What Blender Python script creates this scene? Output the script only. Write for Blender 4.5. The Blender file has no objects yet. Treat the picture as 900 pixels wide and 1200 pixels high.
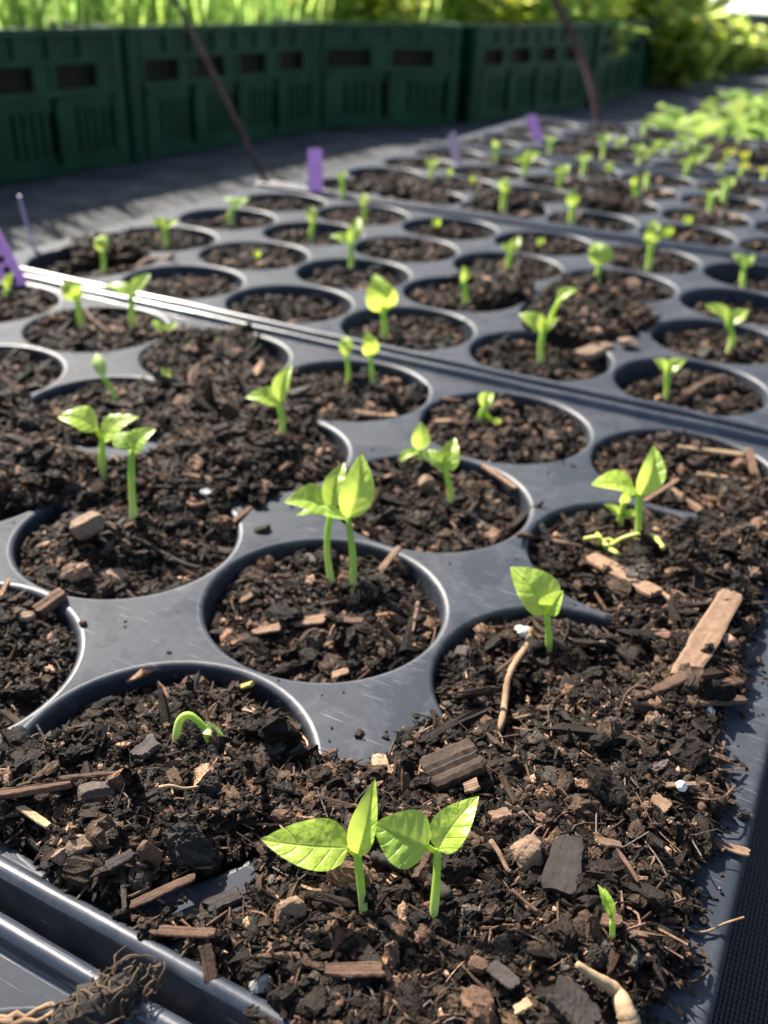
import bpy, math, numpy as np
from mathutils import Vector

S = 0.075                                   # one cell pitch of the seedling trays, in metres
rng = np.random.default_rng(7)
scene = bpy.context.scene
COL = scene.collection

# ------------------------------------------------------------------ camera model (pitch units, origin at a cell centre)
FPX = 1097.0
PIT, ROLL, YAW = map(math.radians, (29.7204, 2.5868, -26.1089))
CAM = np.array([0.5396, -1.6425, 2.1662])
FW = np.array([math.sin(YAW)*math.cos(PIT), math.cos(YAW)*math.cos(PIT), -math.sin(PIT)])
_R = np.array([math.cos(YAW), -math.sin(YAW), 0.0]); _U = np.cross(_R, FW)
RT = _R*math.cos(ROLL) + _U*math.sin(ROLL)
UP = -_R*math.sin(ROLL) + _U*math.cos(ROLL)

def ray(u, v): return FW + RT*(u-450)/FPX - UP*(v-600)/FPX
def on_z(u, v, z=0.0):
    d = ray(u, v); return CAM + d*((z-CAM[2])/d[2])
def at_depth(u, v, dep): return CAM + ray(u, v)*dep
def depth(p): return float((np.asarray(p)-CAM) @ FW)
def proj(P):
    d = np.asarray(P, float)-CAM; z = d @ FW
    return np.stack([450+FPX*(d @ RT)/z, 600-FPX*(d @ UP)/z], -1)

GROUND = -1.1
TO_CAM = -FW
NEARZ = 3.9                                  # rows per tray: 4, columns: 6
PERIOD = 4.2266
TRAY_DX = {0: 0.48, 1: 0.0, 2: -0.2147, 3: -0.1, 4: 0.02, 5: 0.1}
HOLE = 0.473

# ------------------------------------------------------------------ noise
_perm = rng.permutation(256)
_val = rng.random(256)
def vnoise(x, y, seed=0):
    x = np.asarray(x, float); y = np.asarray(y, float)
    xi = np.floor(x).astype(int); yi = np.floor(y).astype(int)
    fx = x-xi; fy = y-yi
    fx = fx*fx*(3-2*fx); fy = fy*fy*(3-2*fy)
    def h(a, b): return _val[_perm[(_perm[(a+seed*17) & 255] + b) & 255]]
    return (h(xi, yi)*(1-fx)+h(xi+1, yi)*fx)*(1-fy) + (h(xi, yi+1)*(1-fx)+h(xi+1, yi+1)*fx)*fy
def fbm(x, y, s, o=3, seed=0):
    t = 0; a = 1; n = 0
    for k in range(o):
        t = t + a*vnoise(x*s, y*s, seed+k); n += a; a *= .55; s *= 2.1
    return t/n - .5

# ------------------------------------------------------------------ materials
def new_mat(name):
    m = bpy.data.materials.new(name); m.use_nodes = True
    nt = m.node_tree; nt.nodes.clear()
    out = nt.nodes.new('ShaderNodeOutputMaterial')
    return m, nt, out
def N(nt, t, **kw):
    n = nt.nodes.new(t)
    for k, v in kw.items():
        if k.startswith('_'): setattr(n, k[1:], v)
        else: n.inputs[k.replace('__', ' ')].default_value = v
    return n
def L(nt, a, ao, b, bi): nt.links.new(a.outputs[ao], b.inputs[bi])
def ramp(nt, stops):
    r = nt.nodes.new('ShaderNodeValToRGB'); cr = r.color_ramp
    while len(cr.elements) < len(stops): cr.elements.new(.5)
    for e, (p, c) in zip(cr.elements, stops):
        e.position = p; e.color = (*c, 1) if len(c) == 3 else c
    return r
def coords(nt): return nt.nodes.new('ShaderNodeTexCoord')

def mat_plain(name, col, rough=.5, var=.25, scale=200, bump=0.0, spec=.5, metallic=0.0):
    m, nt, out = new_mat(name)
    b = N(nt, 'ShaderNodeBsdfPrincipled', Roughness=rough, Metallic=metallic)
    b.inputs['Specular IOR Level'].default_value = spec
    tc = coords(nt); no = N(nt, 'ShaderNodeTexNoise', Scale=scale, Detail=5.0)
    L(nt, tc, 'Object', no, 'Vector')
    r = ramp(nt, [(.3, [c*(1-var) for c in col]), (.7, [min(1, c*(1+var)) for c in col])])
    L(nt, no, 'Fac', r, 'Fac'); L(nt, r, 'Color', b, 'Base Color')
    if bump:
        bp = N(nt, 'ShaderNodeBump', Strength=bump, Distance=.0006); L(nt, no, 'Fac', bp, 'Height'); L(nt, bp, 'Normal', b, 'Normal')
    L(nt, b, 'BSDF', out, 'Surface')
    return m

def mat_tray(name='tray_plastic', r0=.58, r1=.76, spec=.20):
    m, nt, out = new_mat(name)
    b = N(nt, 'ShaderNodeBsdfPrincipled')
    b.inputs['Specular IOR Level'].default_value = spec
    tc = coords(nt)
    big = N(nt, 'ShaderNodeTexNoise', Scale=34.0, Detail=7.0, Roughness=.68, Distortion=.8)
    fine = N(nt, 'ShaderNodeTexNoise', Scale=240.0, Detail=5.0, Roughness=.7)
    vor = N(nt, 'ShaderNodeTexVoronoi', Scale=420.0)
    mp = N(nt, 'ShaderNodeMapping'); mp.inputs['Scale'].default_value = (.5, 14.0, 1.0); mp.inputs['Rotation'].default_value = (0, 0, .6)
    scr = N(nt, 'ShaderNodeTexNoise', Scale=160.0, Detail=3.0)
    for n in (big, fine, vor): L(nt, tc, 'Object', n, 'Vector')
    L(nt, tc, 'Object', mp, 'Vector'); L(nt, mp, 'Vector', scr, 'Vector')
    dust = ramp(nt, [(.44, (0, 0, 0)), (.50, (.35, .35, .35)), (.56, (.2, .2, .2)), (.74, (1, 1, 1))]); L(nt, big, 'Fac', dust, 'Fac')
    fr = ramp(nt, [(.35, (.35, .35, .35)), (.7, (1, 1, 1))]); L(nt, fine, 'Fac', fr, 'Fac')
    mul = N(nt, 'ShaderNodeMath', _operation='MULTIPLY'); L(nt, dust, 'Color', mul, 0); L(nt, fr, 'Color', mul, 1)
    # tiny dried specks
    sp = ramp(nt, [(.0, (1, 1, 1)), (.085, (0, 0, 0))]); L(nt, vor, 'Distance', sp, 'Fac')
    sel = ramp(nt, [(.80, (0, 0, 0)), (.82, (1, 1, 1))]); L(nt, vor, 'Color', sel, 'Fac')
    spm = N(nt, 'ShaderNodeMath', _operation='MULTIPLY'); L(nt, sp, 'Color', spm, 0); L(nt, sel, 'Color', spm, 1)
    base = N(nt, 'ShaderNodeMix', _data_type='RGBA'); base.inputs['A'].default_value = (.019, .0245, .036, 1); base.inputs['B'].default_value = (.13, .135, .145, 1)
    fac = N(nt, 'ShaderNodeMath', _operation='MULTIPLY_ADD'); fac.inputs[1].default_value = .75; fac.inputs[2].default_value = .04
    L(nt, mul, 'Value', fac, 0); L(nt, fac, 'Value', base, 'Factor')
    b2 = N(nt, 'ShaderNodeMix', _data_type='RGBA'); b2.inputs['B'].default_value = (.5, .5, .47, 1)
    L(nt, base, 'Result', b2, 'A'); L(nt, spm, 'Value', b2, 'Factor')
    sc2 = ramp(nt, [(.655, (0, 0, 0)), (.70, (.55, .55, .55))]); L(nt, scr, 'Fac', sc2, 'Fac')
    b3 = N(nt, 'ShaderNodeMix', _data_type='RGBA'); b3.inputs['B'].default_value = (.24, .24, .25, 1)
    L(nt, b2, 'Result', b3, 'A'); L(nt, sc2, 'Color', b3, 'Factor')
    L(nt, b3, 'Result', b, 'Base Color')
    rr = N(nt, 'ShaderNodeMapRange'); rr.inputs['To Min'].default_value = r0; rr.inputs['To Max'].default_value = r1
    L(nt, fine, 'Fac', rr, 'Value'); L(nt, rr, 'Result', b, 'Roughness')
    add = N(nt, 'ShaderNodeMath', _operation='ADD'); L(nt, fine, 'Fac', add, 0); L(nt, scr, 'Fac', add, 1)
    bp = N(nt, 'ShaderNodeBump', Strength=.10, Distance=.0005); L(nt, add, 'Value', bp, 'Height'); L(nt, bp, 'Normal', b, 'Normal')
    L(nt, b, 'BSDF', out, 'Surface')
    return m

def mat_soil():
    m, nt, out = new_mat('potting_mix')
    b = N(nt, 'ShaderNodeBsdfPrincipled', Roughness=.72)
    b.inputs['Specular IOR Level'].default_value = .16
    at = N(nt, 'ShaderNodeAttribute', _attribute_name='tint')
    tc = coords(nt)
    n1 = N(nt, 'ShaderNodeTexNoise', Scale=900.0, Detail=4.0, Roughness=.65)
    n2 = N(nt, 'ShaderNodeTexNoise', Scale=2600.0, Detail=3.0)
    L(nt, tc, 'Object', n1, 'Vector'); L(nt, tc, 'Object', n2, 'Vector')
    r = ramp(nt, [(.3, (.42, .40, .38)), (.72, (1.55, 1.5, 1.42))]); L(nt, n1, 'Fac', r, 'Fac')
    mx = N(nt, 'ShaderNodeMix', _data_type='RGBA', _blend_type='MULTIPLY'); mx.inputs['Factor'].default_value = 1.0
    L(nt, at, 'Color', mx, 'A'); L(nt, r, 'Color', mx, 'B'); L(nt, mx, 'Result', b, 'Base Color')
    add = N(nt, 'ShaderNodeMath', _operation='ADD'); L(nt, n1, 'Fac', add, 0); L(nt, n2, 'Fac', add, 1)
    bp = N(nt, 'ShaderNodeBump', Strength=.55, Distance=.0006); L(nt, add, 'Value', bp, 'Height'); L(nt, bp, 'Normal', b, 'Normal')
    rr = N(nt, 'ShaderNodeMapRange'); rr.inputs['From Min'].default_value = .35; rr.inputs['From Max'].default_value = .65
    rr.inputs['To Min'].default_value = .45; rr.inputs['To Max'].default_value = .85
    L(nt, n1, 'Fac', rr, 'Value'); L(nt, rr, 'Result', b, 'Roughness')
    L(nt, b, 'BSDF', out, 'Surface')
    return m

def mat_wood(name, dark, light, rough=.75, grain=1.0):
    m, nt, out = new_mat(name)
    b = N(nt, 'ShaderNodeBsdfPrincipled', Roughness=rough); b.inputs['Specular IOR Level'].default_value = .25
    uv = N(nt, 'ShaderNodeUVMap', _uv_map='grain')
    mp = N(nt, 'ShaderNodeMapping'); mp.inputs['Scale'].default_value = (2.2, 15.0*grain, 1)
    n1 = N(nt, 'ShaderNodeTexNoise', Scale=3.0, Detail=6.0, Roughness=.65)
    L(nt, uv, 'UV', mp, 'Vector'); L(nt, mp, 'Vector', n1, 'Vector')
    tc = coords(nt); n2 = N(nt, 'ShaderNodeTexNoise', Scale=330.0, Detail=5.0, Roughness=.7); L(nt, tc, 'Object', n2, 'Vector')
    mid = [a*.55+c*.45 for a, c in zip(dark, light)]
    r = ramp(nt, [(.32, dark), (.5, mid), (.68, light)])
    add = N(nt, 'ShaderNodeMath', _operation='ADD'); L(nt, n1, 'Fac', add, 0); L(nt, n2, 'Fac', add, 1)
    hf = N(nt, 'ShaderNodeMath', _operation='MULTIPLY'); hf.inputs[1].default_value = .5; L(nt, add, 'Value', hf, 0)
    L(nt, hf, 'Value', r, 'Fac'); L(nt, r, 'Color', b, 'Base Color')
    bp = N(nt, 'ShaderNodeBump', Strength=.6, Distance=.0007); L(nt, add, 'Value', bp, 'Height'); L(nt, bp, 'Normal', b, 'Normal')
    L(nt, b, 'BSDF', out, 'Surface')
    return m

def mat_leaf(name, dark, light, trans, veins=True, tw=.45, rough=.38):
    m, nt, out = new_mat(name)
    b = N(nt, 'ShaderNodeBsdfPrincipled', Roughness=rough); b.inputs['Specular IOR Level'].default_value = .4
    t = N(nt, 'ShaderNodeBsdfTranslucent')
    mix = N(nt, 'ShaderNodeMixShader'); mix.inputs['Fac'].default_value = tw
    tc = coords(nt); no = N(nt, 'ShaderNodeTexNoise', Scale=150.0, Detail=3.0); L(nt, tc, 'Object', no, 'Vector')
    at = N(nt, 'ShaderNodeAttribute', _attribute_name='tint')
    r = ramp(nt, [(.3, dark), (.7, light)]); L(nt, no, 'Fac', r, 'Fac')
    c1 = N(nt, 'ShaderNodeMix', _data_type='RGBA', _blend_type='MULTIPLY'); c1.inputs['Factor'].default_value = 1.0
    L(nt, r, 'Color', c1, 'A'); L(nt, at, 'Color', c1, 'B')
    last = c1
    tr = N(nt, 'ShaderNodeMix', _data_type='RGBA', _blend_type='MULTIPLY'); tr.inputs['Factor'].default_value = 1.0; tr.inputs['A'].default_value = (*trans, 1)
    L(nt, at, 'Color', tr, 'B')
    if veins:
        uv = N(nt, 'ShaderNodeUVMap', _uv_map='blade'); sx = N(nt, 'ShaderNodeSeparateXYZ'); L(nt, uv, 'UV', sx, 'Vector')
        # u along blade 0..1, v across -1..1 ; side veins run outwards and forwards
        av = N(nt, 'ShaderNodeMath', _operation='ABSOLUTE'); L(nt, sx, 'Y', av, 0)
        k = N(nt, 'ShaderNodeMath', _operation='MULTIPLY_ADD'); k.inputs[1].default_value = -.20; L(nt, av, 'Value', k, 0); L(nt, sx, 'X', k, 2)
        sc = N(nt, 'ShaderNodeMath', _operation='MULTIPLY'); sc.inputs[1].default_value = 5.2; L(nt, k, 'Value', sc, 0)
        frc = N(nt, 'ShaderNodeMath', _operation='FRACT'); L(nt, sc, 'Value', frc, 0)
        pp = N(nt, 'ShaderNodeMath', _operation='PINGPONG'); pp.inputs[1].default_value = .5; L(nt, frc, 'Value', pp, 0)
        v1 = N(nt, 'ShaderNodeMapRange', _interpolation_type='SMOOTHSTEP'); v1.inputs['From Min'].default_value = .0; v1.inputs['From Max'].default_value = .10; v1.inputs['To Min'].default_value = 1; v1.inputs['To Max'].default_value = 0
        L(nt, pp, 'Value', v1, 'Value')
        v2 = N(nt, 'ShaderNodeMapRange', _interpolation_type='SMOOTHSTEP'); v2.inputs['From Min'].default_value = .015; v2.inputs['From Max'].default_value = .07; v2.inputs['To Min'].default_value = 1; v2.inputs['To Max'].default_value = 0
        L(nt, av, 'Value', v2, 'Value')
        vm = N(nt, 'ShaderNodeMath', _operation='MAXIMUM'); 
        h = N(nt, 'ShaderNodeMath', _operation='MULTIPLY'); h.inputs[1].default_value = .32; L(nt, v1, 'Result', h, 0)
        L(nt, h, 'Value', vm, 0); L(nt, v2, 'Result', vm, 1)
        cf = N(nt, 'ShaderNodeMath', _operation='MULTIPLY'); cf.inputs[1].default_value = .38; L(nt, vm, 'Value', cf, 0)
        c2 = N(nt, 'ShaderNodeMix', _data_type='RGBA'); c2.inputs['B'].default_value = (.42, .62, .20, 1)
        L(nt, c1, 'Result', c2, 'A'); L(nt, cf, 'Value', c2, 'Factor'); last = c2
        pill = N(nt, 'ShaderNodeMath', _operation='MULTIPLY_ADD'); pill.inputs[1].default_value = -.45; L(nt, vm, 'Value', pill, 0)
        n3 = N(nt, 'ShaderNodeTexNoise', Scale=330.0, Detail=2.0); L(nt, tc, 'Object', n3, 'Vector'); L(nt, n3, 'Fac', pill, 2)
        bp = N(nt, 'ShaderNodeBump', Strength=.8, Distance=.001); L(nt, pill, 'Value', bp, 'Height'); L(nt, bp, 'Normal', b, 'Normal')
    L(nt, last, 'Result', b, 'Base Color'); L(nt, tr, 'Result', t, 'Color')
    L(nt, b, 'BSDF', mix, 1); L(nt, t, 'BSDF', mix, 2); L(nt, mix, 'Shader', out, 'Surface')
    return m

def mat_stem():
    m, nt, out = new_mat('seedling_stem')
    b = N(nt, 'ShaderNodeBsdfPrincipled', Roughness=.45); t = N(nt, 'ShaderNodeBsdfTranslucent'); mx = N(nt, 'ShaderNodeMixShader'); mx.inputs['Fac'].default_value = .38
    uv = N(nt, 'ShaderNodeUVMap', _uv_map='blade'); sx = N(nt, 'ShaderNodeSeparateXYZ'); L(nt, uv, 'UV', sx, 'Vector')
    tc = coords(nt); no = N(nt, 'ShaderNodeTexNoise', Scale=260.0, Detail=4.0); L(nt, tc, 'Object', no, 'Vector')
    ad = N(nt, 'ShaderNodeMath', _operation='MULTIPLY_ADD'); ad.inputs[1].default_value = .45; L(nt, no, 'Fac', ad, 0); L(nt, sx, 'X', ad, 2)
    r = ramp(nt, [(.12, (.30, .25, .12)), (.38, (.60, .68, .24)), (.75, (.48, .66, .10)), (1.15, (.40, .60, .08))]); L(nt, ad, 'Value', r, 'Fac')
    L(nt, r, 'Color', b, 'Base Color'); L(nt, r, 'Color', t, 'Color')
    bp = N(nt, 'ShaderNodeBump', Strength=.25, Distance=.0004); L(nt, no, 'Fac', bp, 'Height'); L(nt, bp, 'Normal', b, 'Normal')
    L(nt, b, 'BSDF', mx, 1); L(nt, t, 'BSDF', mx, 2); L(nt, mx, 'Shader', out, 'Surface'); return m

def mat_ground():
    m, nt, out = new_mat('dusty_weed_mat')
    b = N(nt, 'ShaderNodeBsdfPrincipled', Roughness=.85); b.inputs['Specular IOR Level'].default_value = .2
    tc = coords(nt)
    n = N(nt, 'ShaderNodeTexNoise', Scale=14.0, Detail=7.0, Roughness=.7); L(nt, tc, 'Object', n, 'Vector')
    n2 = N(nt, 'ShaderNodeTexNoise', Scale=160.0, Detail=4.0); L(nt, tc, 'Object', n2, 'Vector')
    mlt = N(nt, 'ShaderNodeMath', _operation='MULTIPLY_ADD'); mlt.inputs[1].default_value = .4; L(nt, n2, 'Fac', mlt, 0)
    hf = N(nt, 'ShaderNodeMath', _operation='MULTIPLY'); hf.inputs[1].default_value = .6; L(nt, n, 'Fac', hf, 0); L(nt, hf, 'Value', mlt, 2)
    r = ramp(nt, [(.36, (.026, .024, .022)), (.5, (.066, .067, .071)), (.66, (.14, .142, .15))]); L(nt, mlt, 'Value', r, 'Fac')
    L(nt, r, 'Color', b, 'Base Color')
    bp = N(nt, 'ShaderNodeBump', Strength=.6, Distance=.004); L(nt, mlt, 'Value', bp, 'Height'); L(nt, bp, 'Normal', b, 'Normal')
    L(nt, b, 'BSDF', out, 'Surface'); return m

def mat_weave():
    m, nt, out = new_mat('black_woven_mat')
    b = N(nt, 'ShaderNodeBsdfPrincipled', Roughness=.55)
    tc = coords(nt)
    w1 = N(nt, 'ShaderNodeTexWave', Scale=260.0, Distortion=.6); w1.bands_direction = 'X'
    w2 = N(nt, 'ShaderNodeTexWave', Scale=170.0, Distortion=.6); w2.bands_direction = 'Y'
    L(nt, tc, 'Object', w1, 'Vector'); L(nt, tc, 'Object', w2, 'Vector')
    mu = N(nt, 'ShaderNodeMath', _operation='MULTIPLY'); L(nt, w1, 'Fac', mu, 0); L(nt, w2, 'Fac', mu, 1)
    r = ramp(nt, [(.2, (.006, .007, .006)), (.8, (.032, .034, .030))]); L(nt, mu, 'Value', r, 'Fac'); L(nt, r, 'Color', b, 'Base Color')
    bp = N(nt, 'ShaderNodeBump', Strength=.8, Distance=.001); L(nt, mu, 'Value', bp, 'Height'); L(nt, bp, 'Normal', b, 'Normal')
    L(nt, b, 'BSDF', out, 'Surface'); return m

M_TRAY = mat_tray(); M_RIM = mat_tray('tray_rim_plastic', .24, .36, .8); M_LIP = mat_tray('hole_lip_plastic', .36, .58, .45); M_SOIL = mat_soil(); M_STEM = mat_stem(); M_GROUND = mat_ground(); M_WEAVE = mat_weave()
M_LEAF = mat_leaf('seedling_leaf', (.36, .55, .07), (.48, .66, .12), (.66, .82, .14), True, .45, .34)
M_PALE = mat_leaf('pale_cotyledon', (.45, .58, .16), (.62, .74, .26), (.5, .65, .14), False, .35)
M_FOL = mat_leaf('garden_foliage', (.12, .19, .045), (.21, .31, .075), (.62, .74, .20), False, .6, .45)
M_GRASS = mat_leaf('tall_grass_blade', (.13, .23, .055), (.22, .35, .09), (.53, .72, .24), False, .6, .45)
M_LETT = mat_leaf('bright_broad_leaf', (.20, .33, .06), (.31, .46, .11), (.54, .68, .18), False, .42, .65)
W_TAN = mat_wood('pale_wood', (.13, .07, .042), (.42, .27, .175))
W_BROWN = mat_wood('brown_bark', (.05, .028, .02), (.22, .125, .08))
W_DARK = mat_wood('charred_bark', (.012, .010, .009), (.065, .050, .042), .6)
W_BLOCK = mat_wood('dark_bark_block', (.012, .008, .006), (.105, .066, .046), .7)
W_STRAW = mat_wood('dry_straw', (.32, .20, .10), (.66, .48, .29), .6)
W_GREY = mat_wood('weathered_grey_chip', (.036, .030, .026), (.125, .10, .086), .7)
W_STONE = mat_wood('tan_crumb', (.12, .075, .05), (.36, .245, .17), .85, .15)
W_STONEDK = mat_wood('brown_stone', (.045, .034, .028), (.15, .112, .09), .85, .12)
W_CLOD = mat_wood('black_clod', (.010, .008, .007), (.055, .045, .038), .8, .12)
W_DARKROOT = mat_wood('dark_root', (.05, .033, .022), (.24, .16, .10))
W_ROOT = mat_wood('pale_root', (.20, .12, .065), (.48, .32, .19), .7)
M_WHITE = mat_plain('perlite_grain', (.72, .70, .64), .7, .12, 500, .4)
M_CRATE = mat_plain('green_crate_plastic', (.0055, .052, .021), .48, .35, 22, .0, .35)
M_RUST = mat_plain('rusty_steel', (.075, .035, .026), .8, .45, 60, .4)
M_TAG = mat_plain('purple_tag_plastic', (.80, .33, .74), .45, .10, 60, 0)
M_TAGEDGE = mat_plain('faded_tag_plastic', (.33, .27, .42), .5, .10, 60, 0)
M_PUNCH = mat_plain('punched_hole_shade', (.02, .012, .03), .8, .1, 60, 0)
W_CRFILL = mat_plain('shaded_crate_fill', (.022, .015, .011), .9, .4, 30, .5)  # fill colour darkened so the slots look like a shaded interior
M_BLACKPOT = mat_plain('dark_pot_plastic', (.022, .02, .018), .5, .3, 30, 0)
M_TRUNK = mat_plain('woody_stem', (.10, .075, .05), .8, .3, 40, .3)
M_WHITECORNER = mat_plain('white_corner_pale', (.62, .60, .56), .9, .12, 3, 0)  # pale enough to burn out white in the sun

# ------------------------------------------------------------------ mesh helpers (verts in pitch units)
def mesh_np(name, V, F, mat, tint=None, uv=None, uvname='blade', smooth=False, scale=S):
    """F: (n,k) int array of equal polygons, or list of such arrays"""
    me = bpy.data.meshes.new(name)
    V = np.asarray(V, np.float32)*scale
    Fs = F if isinstance(F, list) else [F]
    Fs = [np.asarray(f, np.int32) for f in Fs if len(f)]
    loops = np.concatenate([f.ravel() for f in Fs])
    tot = np.concatenate([np.full(len(f), f.shape[1], np.int32) for f in Fs])
    start = np.concatenate([[0], np.cumsum(tot)[:-1]]).astype(np.int32)
    me.vertices.add(len(V)); me.vertices.foreach_set('co', V.ravel())
    me.loops.add(len(loops)); me.loops.foreach_set('vertex_index', loops)
    me.polygons.add(len(tot)); me.polygons.foreach_set('loop_start', start); me.polygons.foreach_set('loop_total', tot)
    me.update(calc_edges=True)
    me.polygons.foreach_set('use_smooth', np.full(len(tot), bool(smooth)))
    if tint is not None:
        t = np.asarray(tint, np.float32)
        if t.ndim == 1: t = np.tile(t, (len(V), 1))
        a = me.color_attributes.new('tint', 'FLOAT_COLOR', 'POINT')
        a.data.foreach_set('color', np.concatenate([t, np.ones((len(V), 1), np.float32)], 1).ravel())
    if uv is not None:
        u = me.uv_layers.new(name=uvname)
        u.data.foreach_set('uv', np.asarray(uv, np.float32)[loops].ravel())
    me.materials.append(mat)
    me.validate(); me.update()
    return me

def link(name, me, parent=None, loc=(0, 0, 0), rz=0.0):
    o = bpy.data.objects.new(name, me); COL.objects.link(o)
    o.location = [c*S for c in loc]; o.rotation_euler = (0, 0, rz)
    if parent: o.parent = parent
    return o
def tag(o, label=None, cat=None, group=None, kind=None):
    if label: o['label'] = label
    if cat: o['category'] = cat
    if group: o['group'] = group
    if kind: o['kind'] = kind
    return o
def empty(name, loc, label, cat, group=None, rz=0.0):
    o = link(name, None, None, loc, rz); o.empty_display_size = .01
    return tag(o, label, cat, group)
def copy_tree(o, parent=None):
    c = o.copy(); COL.objects.link(c)
    if parent: c.parent = parent
    for ch in list(o.children): copy_tree(ch, c)
    return c

class MB:
    def __init__(s): s.v = []; s.q = []; s.t = []; s.n = 0; s.tint = []; s.uv = []
    def add(s, V, Q=None, T=None, tint=(1, 1, 1), uv=None):
        V = np.asarray(V, float).reshape(-1, 3)
        if Q is not None and len(Q): s.q.append(np.asarray(Q)+s.n)
        if T is not None and len(T): s.t.append(np.asarray(T)+s.n)
        s.v.append(V); s.n += len(V)
        t = np.asarray(tint, float); s.tint.append(np.tile(t, (len(V), 1)) if t.ndim == 1 else t)
        s.uv.append(np.zeros((len(V), 2)) if uv is None else np.asarray(uv, float))
    def box(s, lo, hi, bev=0.0):
        x0, y0, z0 = lo; x1, y1, z1 = hi
        if bev <= 0:
            s.add([(x0,y0,z0),(x1,y0,z0),(x1,y1,z0),(x0,y1,z0),(x0,y0,z1),(x1,y0,z1),(x1,y1,z1),(x0,y1,z1)],
                  [(0,3,2,1),(4,5,6,7),(0,1,5,4),(1,2,6,5),(2,3,7,6),(3,0,4,7)])
        else:   # chamfered in plan
            b = min(bev, (x1-x0)*.4, (y1-y0)*.4)
            pl = [(x0+b,y0),(x1-b,y0),(x1,y0+b),(x1,y1-b),(x1-b,y1),(x0+b,y1),(x0,y1-b),(x0,y0+b)]
            V = [(x,y,z0) for x,y in pl]+[(x,y,z1) for x,y in pl]
            Q = [(i,(i+1)%8,8+(i+1)%8,8+i) for i in range(8)]
            Q += [(8,9,14,15),(9,10,13,14),(10,11,12,13),(7,6,1,0),(6,5,2,1),(5,4,3,2)]
            s.add(V, Q)
    def tube(s, P, r, n=8, tint=(1, 1, 1), cap=True, flat=1.0):
        P = np.asarray(P, float); m = len(P); r = np.broadcast_to(np.asarray(r, float), (m,))
        T = np.gradient(P, axis=0); T /= np.linalg.norm(T, axis=1, keepdims=True)+1e-9
        ref = np.array([0.3, .2, 1.0]) if abs(T[0][2]) < .8 else np.array([1.0, .3, .1])
        V = []; UV = []
        for i in range(m):
            a = np.cross(ref, T[i]); a /= np.linalg.norm(a)+1e-9; b = np.cross(T[i], a)
            ref = b
            for k in range(n):
                t = 2*math.pi*k/n; V.append(P[i]+r[i]*(math.cos(t)*a+math.sin(t)*b*flat)); UV.append((i/(m-1), k/n))
        Q = [(i*n+k, i*n+(k+1)%n, (i+1)*n+(k+1)%n, (i+1)*n+k) for i in range(m-1) for k in range(n)]
        base = len(V); V += [P[0]-T[0]*r[0]*.3, P[-1]+T[-1]*r[-1]*.5]; UV += [(0, 0), (1, 0)]
        Tr = []
        if cap:
            Tr = [(base, (k+1) % n, k) for k in range(n)]+[(base+1, (m-1)*n+k, (m-1)*n+(k+1) % n) for k in range(n)]
        s.add(V, Q, Tr, tint, UV)
    def mesh(s, name, mat, smooth=False, uvname='blade'):
        V = np.concatenate(s.v); F = []
        if s.q: F.append(np.concatenate(s.q))
        if s.t: F.append(np.concatenate(s.t))
        return mesh_np(name, V, F, mat, np.concatenate(s.tint), np.concatenate(s.uv), uvname, smooth)

def spline(pts, n=12):
    P = np.asarray(pts, float)
    if len(P) == 2: return P[0]+(P[1]-P[0])*np.linspace(0, 1, n)[:, None]
    Q = np.vstack([2*P[0]-P[1], P, 2*P[-1]-P[-2]]); out = []
    seg = len(P)-1; per = max(2, n//seg)
    for i in range(seg):
        p0, p1, p2, p3 = Q[i:i+4]
        for t in np.linspace(0, 1, per, endpoint=False):
            out.append(.5*((2*p1)+(-p0+p2)*t+(2*p0-5*p1+4*p2-p3)*t*t+(-p0+3*p1-3*p2+p3)*t**3))
    out.append(P[-1]); return np.array(out)

# ------------------------------------------------------------------ trays
def hole_profile():
    pr = [(HOLE+.026, 0.0)]
    for a in np.linspace(15, 90, 6):
        t = math.radians(a); pr.append((HOLE+.026-.026*math.sin(t), -.026*(1-math.cos(t))))
    return pr
NSEG = 64
def cell_tile(mb, cx, cy, x0, x1, y0, y1):
    """deck of one cell: from the square border to the rounded lip of its hole"""
    V = []; ang = [2*math.pi*k/NSEG for k in range(NSEG)]
    for a in ang:       # border point of the tile, hit along the angle (snapped so corners exist)
        c, s_ = math.cos(a), math.sin(a)
        tx = ((x1-cx)/c if c > 1e-9 else (x0-cx)/c if c < -1e-9 else 9e9)
        ty = ((y1-cy)/s_ if s_ > 1e-9 else (y0-cy)/s_ if s_ < -1e-9 else 9e9)
        t = min(tx, ty); V.append((cx+c*t, cy+s_*t, 0.0))
    for (X, Y) in ((x1, y1), (x0, y1), (x0, y0), (x1, y0)):
        k = int(round((math.atan2(Y-cy, X-cx) % (2*math.pi))/(2*math.pi)*NSEG)) % NSEG
        V[k] = (X, Y, 0.0)
    rings = hole_profile()
    for r, z in rings:
        for a in ang: V.append((cx+r*math.cos(a), cy+r*math.sin(a), z))
    Q = []
    for i in range(len(rings)):
        for k in range(NSEG):
            Q.append((i*NSEG+k, i*NSEG+(k+1) % NSEG, (i+1)*NSEG+(k+1) % NSEG, (i+1)*NSEG+k))
    mb.add(V, Q)
def cup_mesh():
    mb = MB(); V = []; Q = []
    pr = [(HOLE, -.0262), (HOLE-.004, -.06), (HOLE-.03, -.35), (HOLE-.07, -.7), (HOLE-.1, -.98), (.0001, -1.0)]
    for r, z in pr:
        for k in range(NSEG): a = 2*math.pi*k/NSEG; V.append((r*math.cos(a), r*math.sin(a), z))
    for i in range(len(pr)-1):
        for k in range(NSEG): Q.append((i*NSEG+k, i*NSEG+(k+1) % NSEG, (i+1)*NSEG+(k+1) % NSEG, (i+1)*NSEG+k))
    mb.add(V, Q); return mb.mesh('cell_cup', M_TRAY, True)
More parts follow.
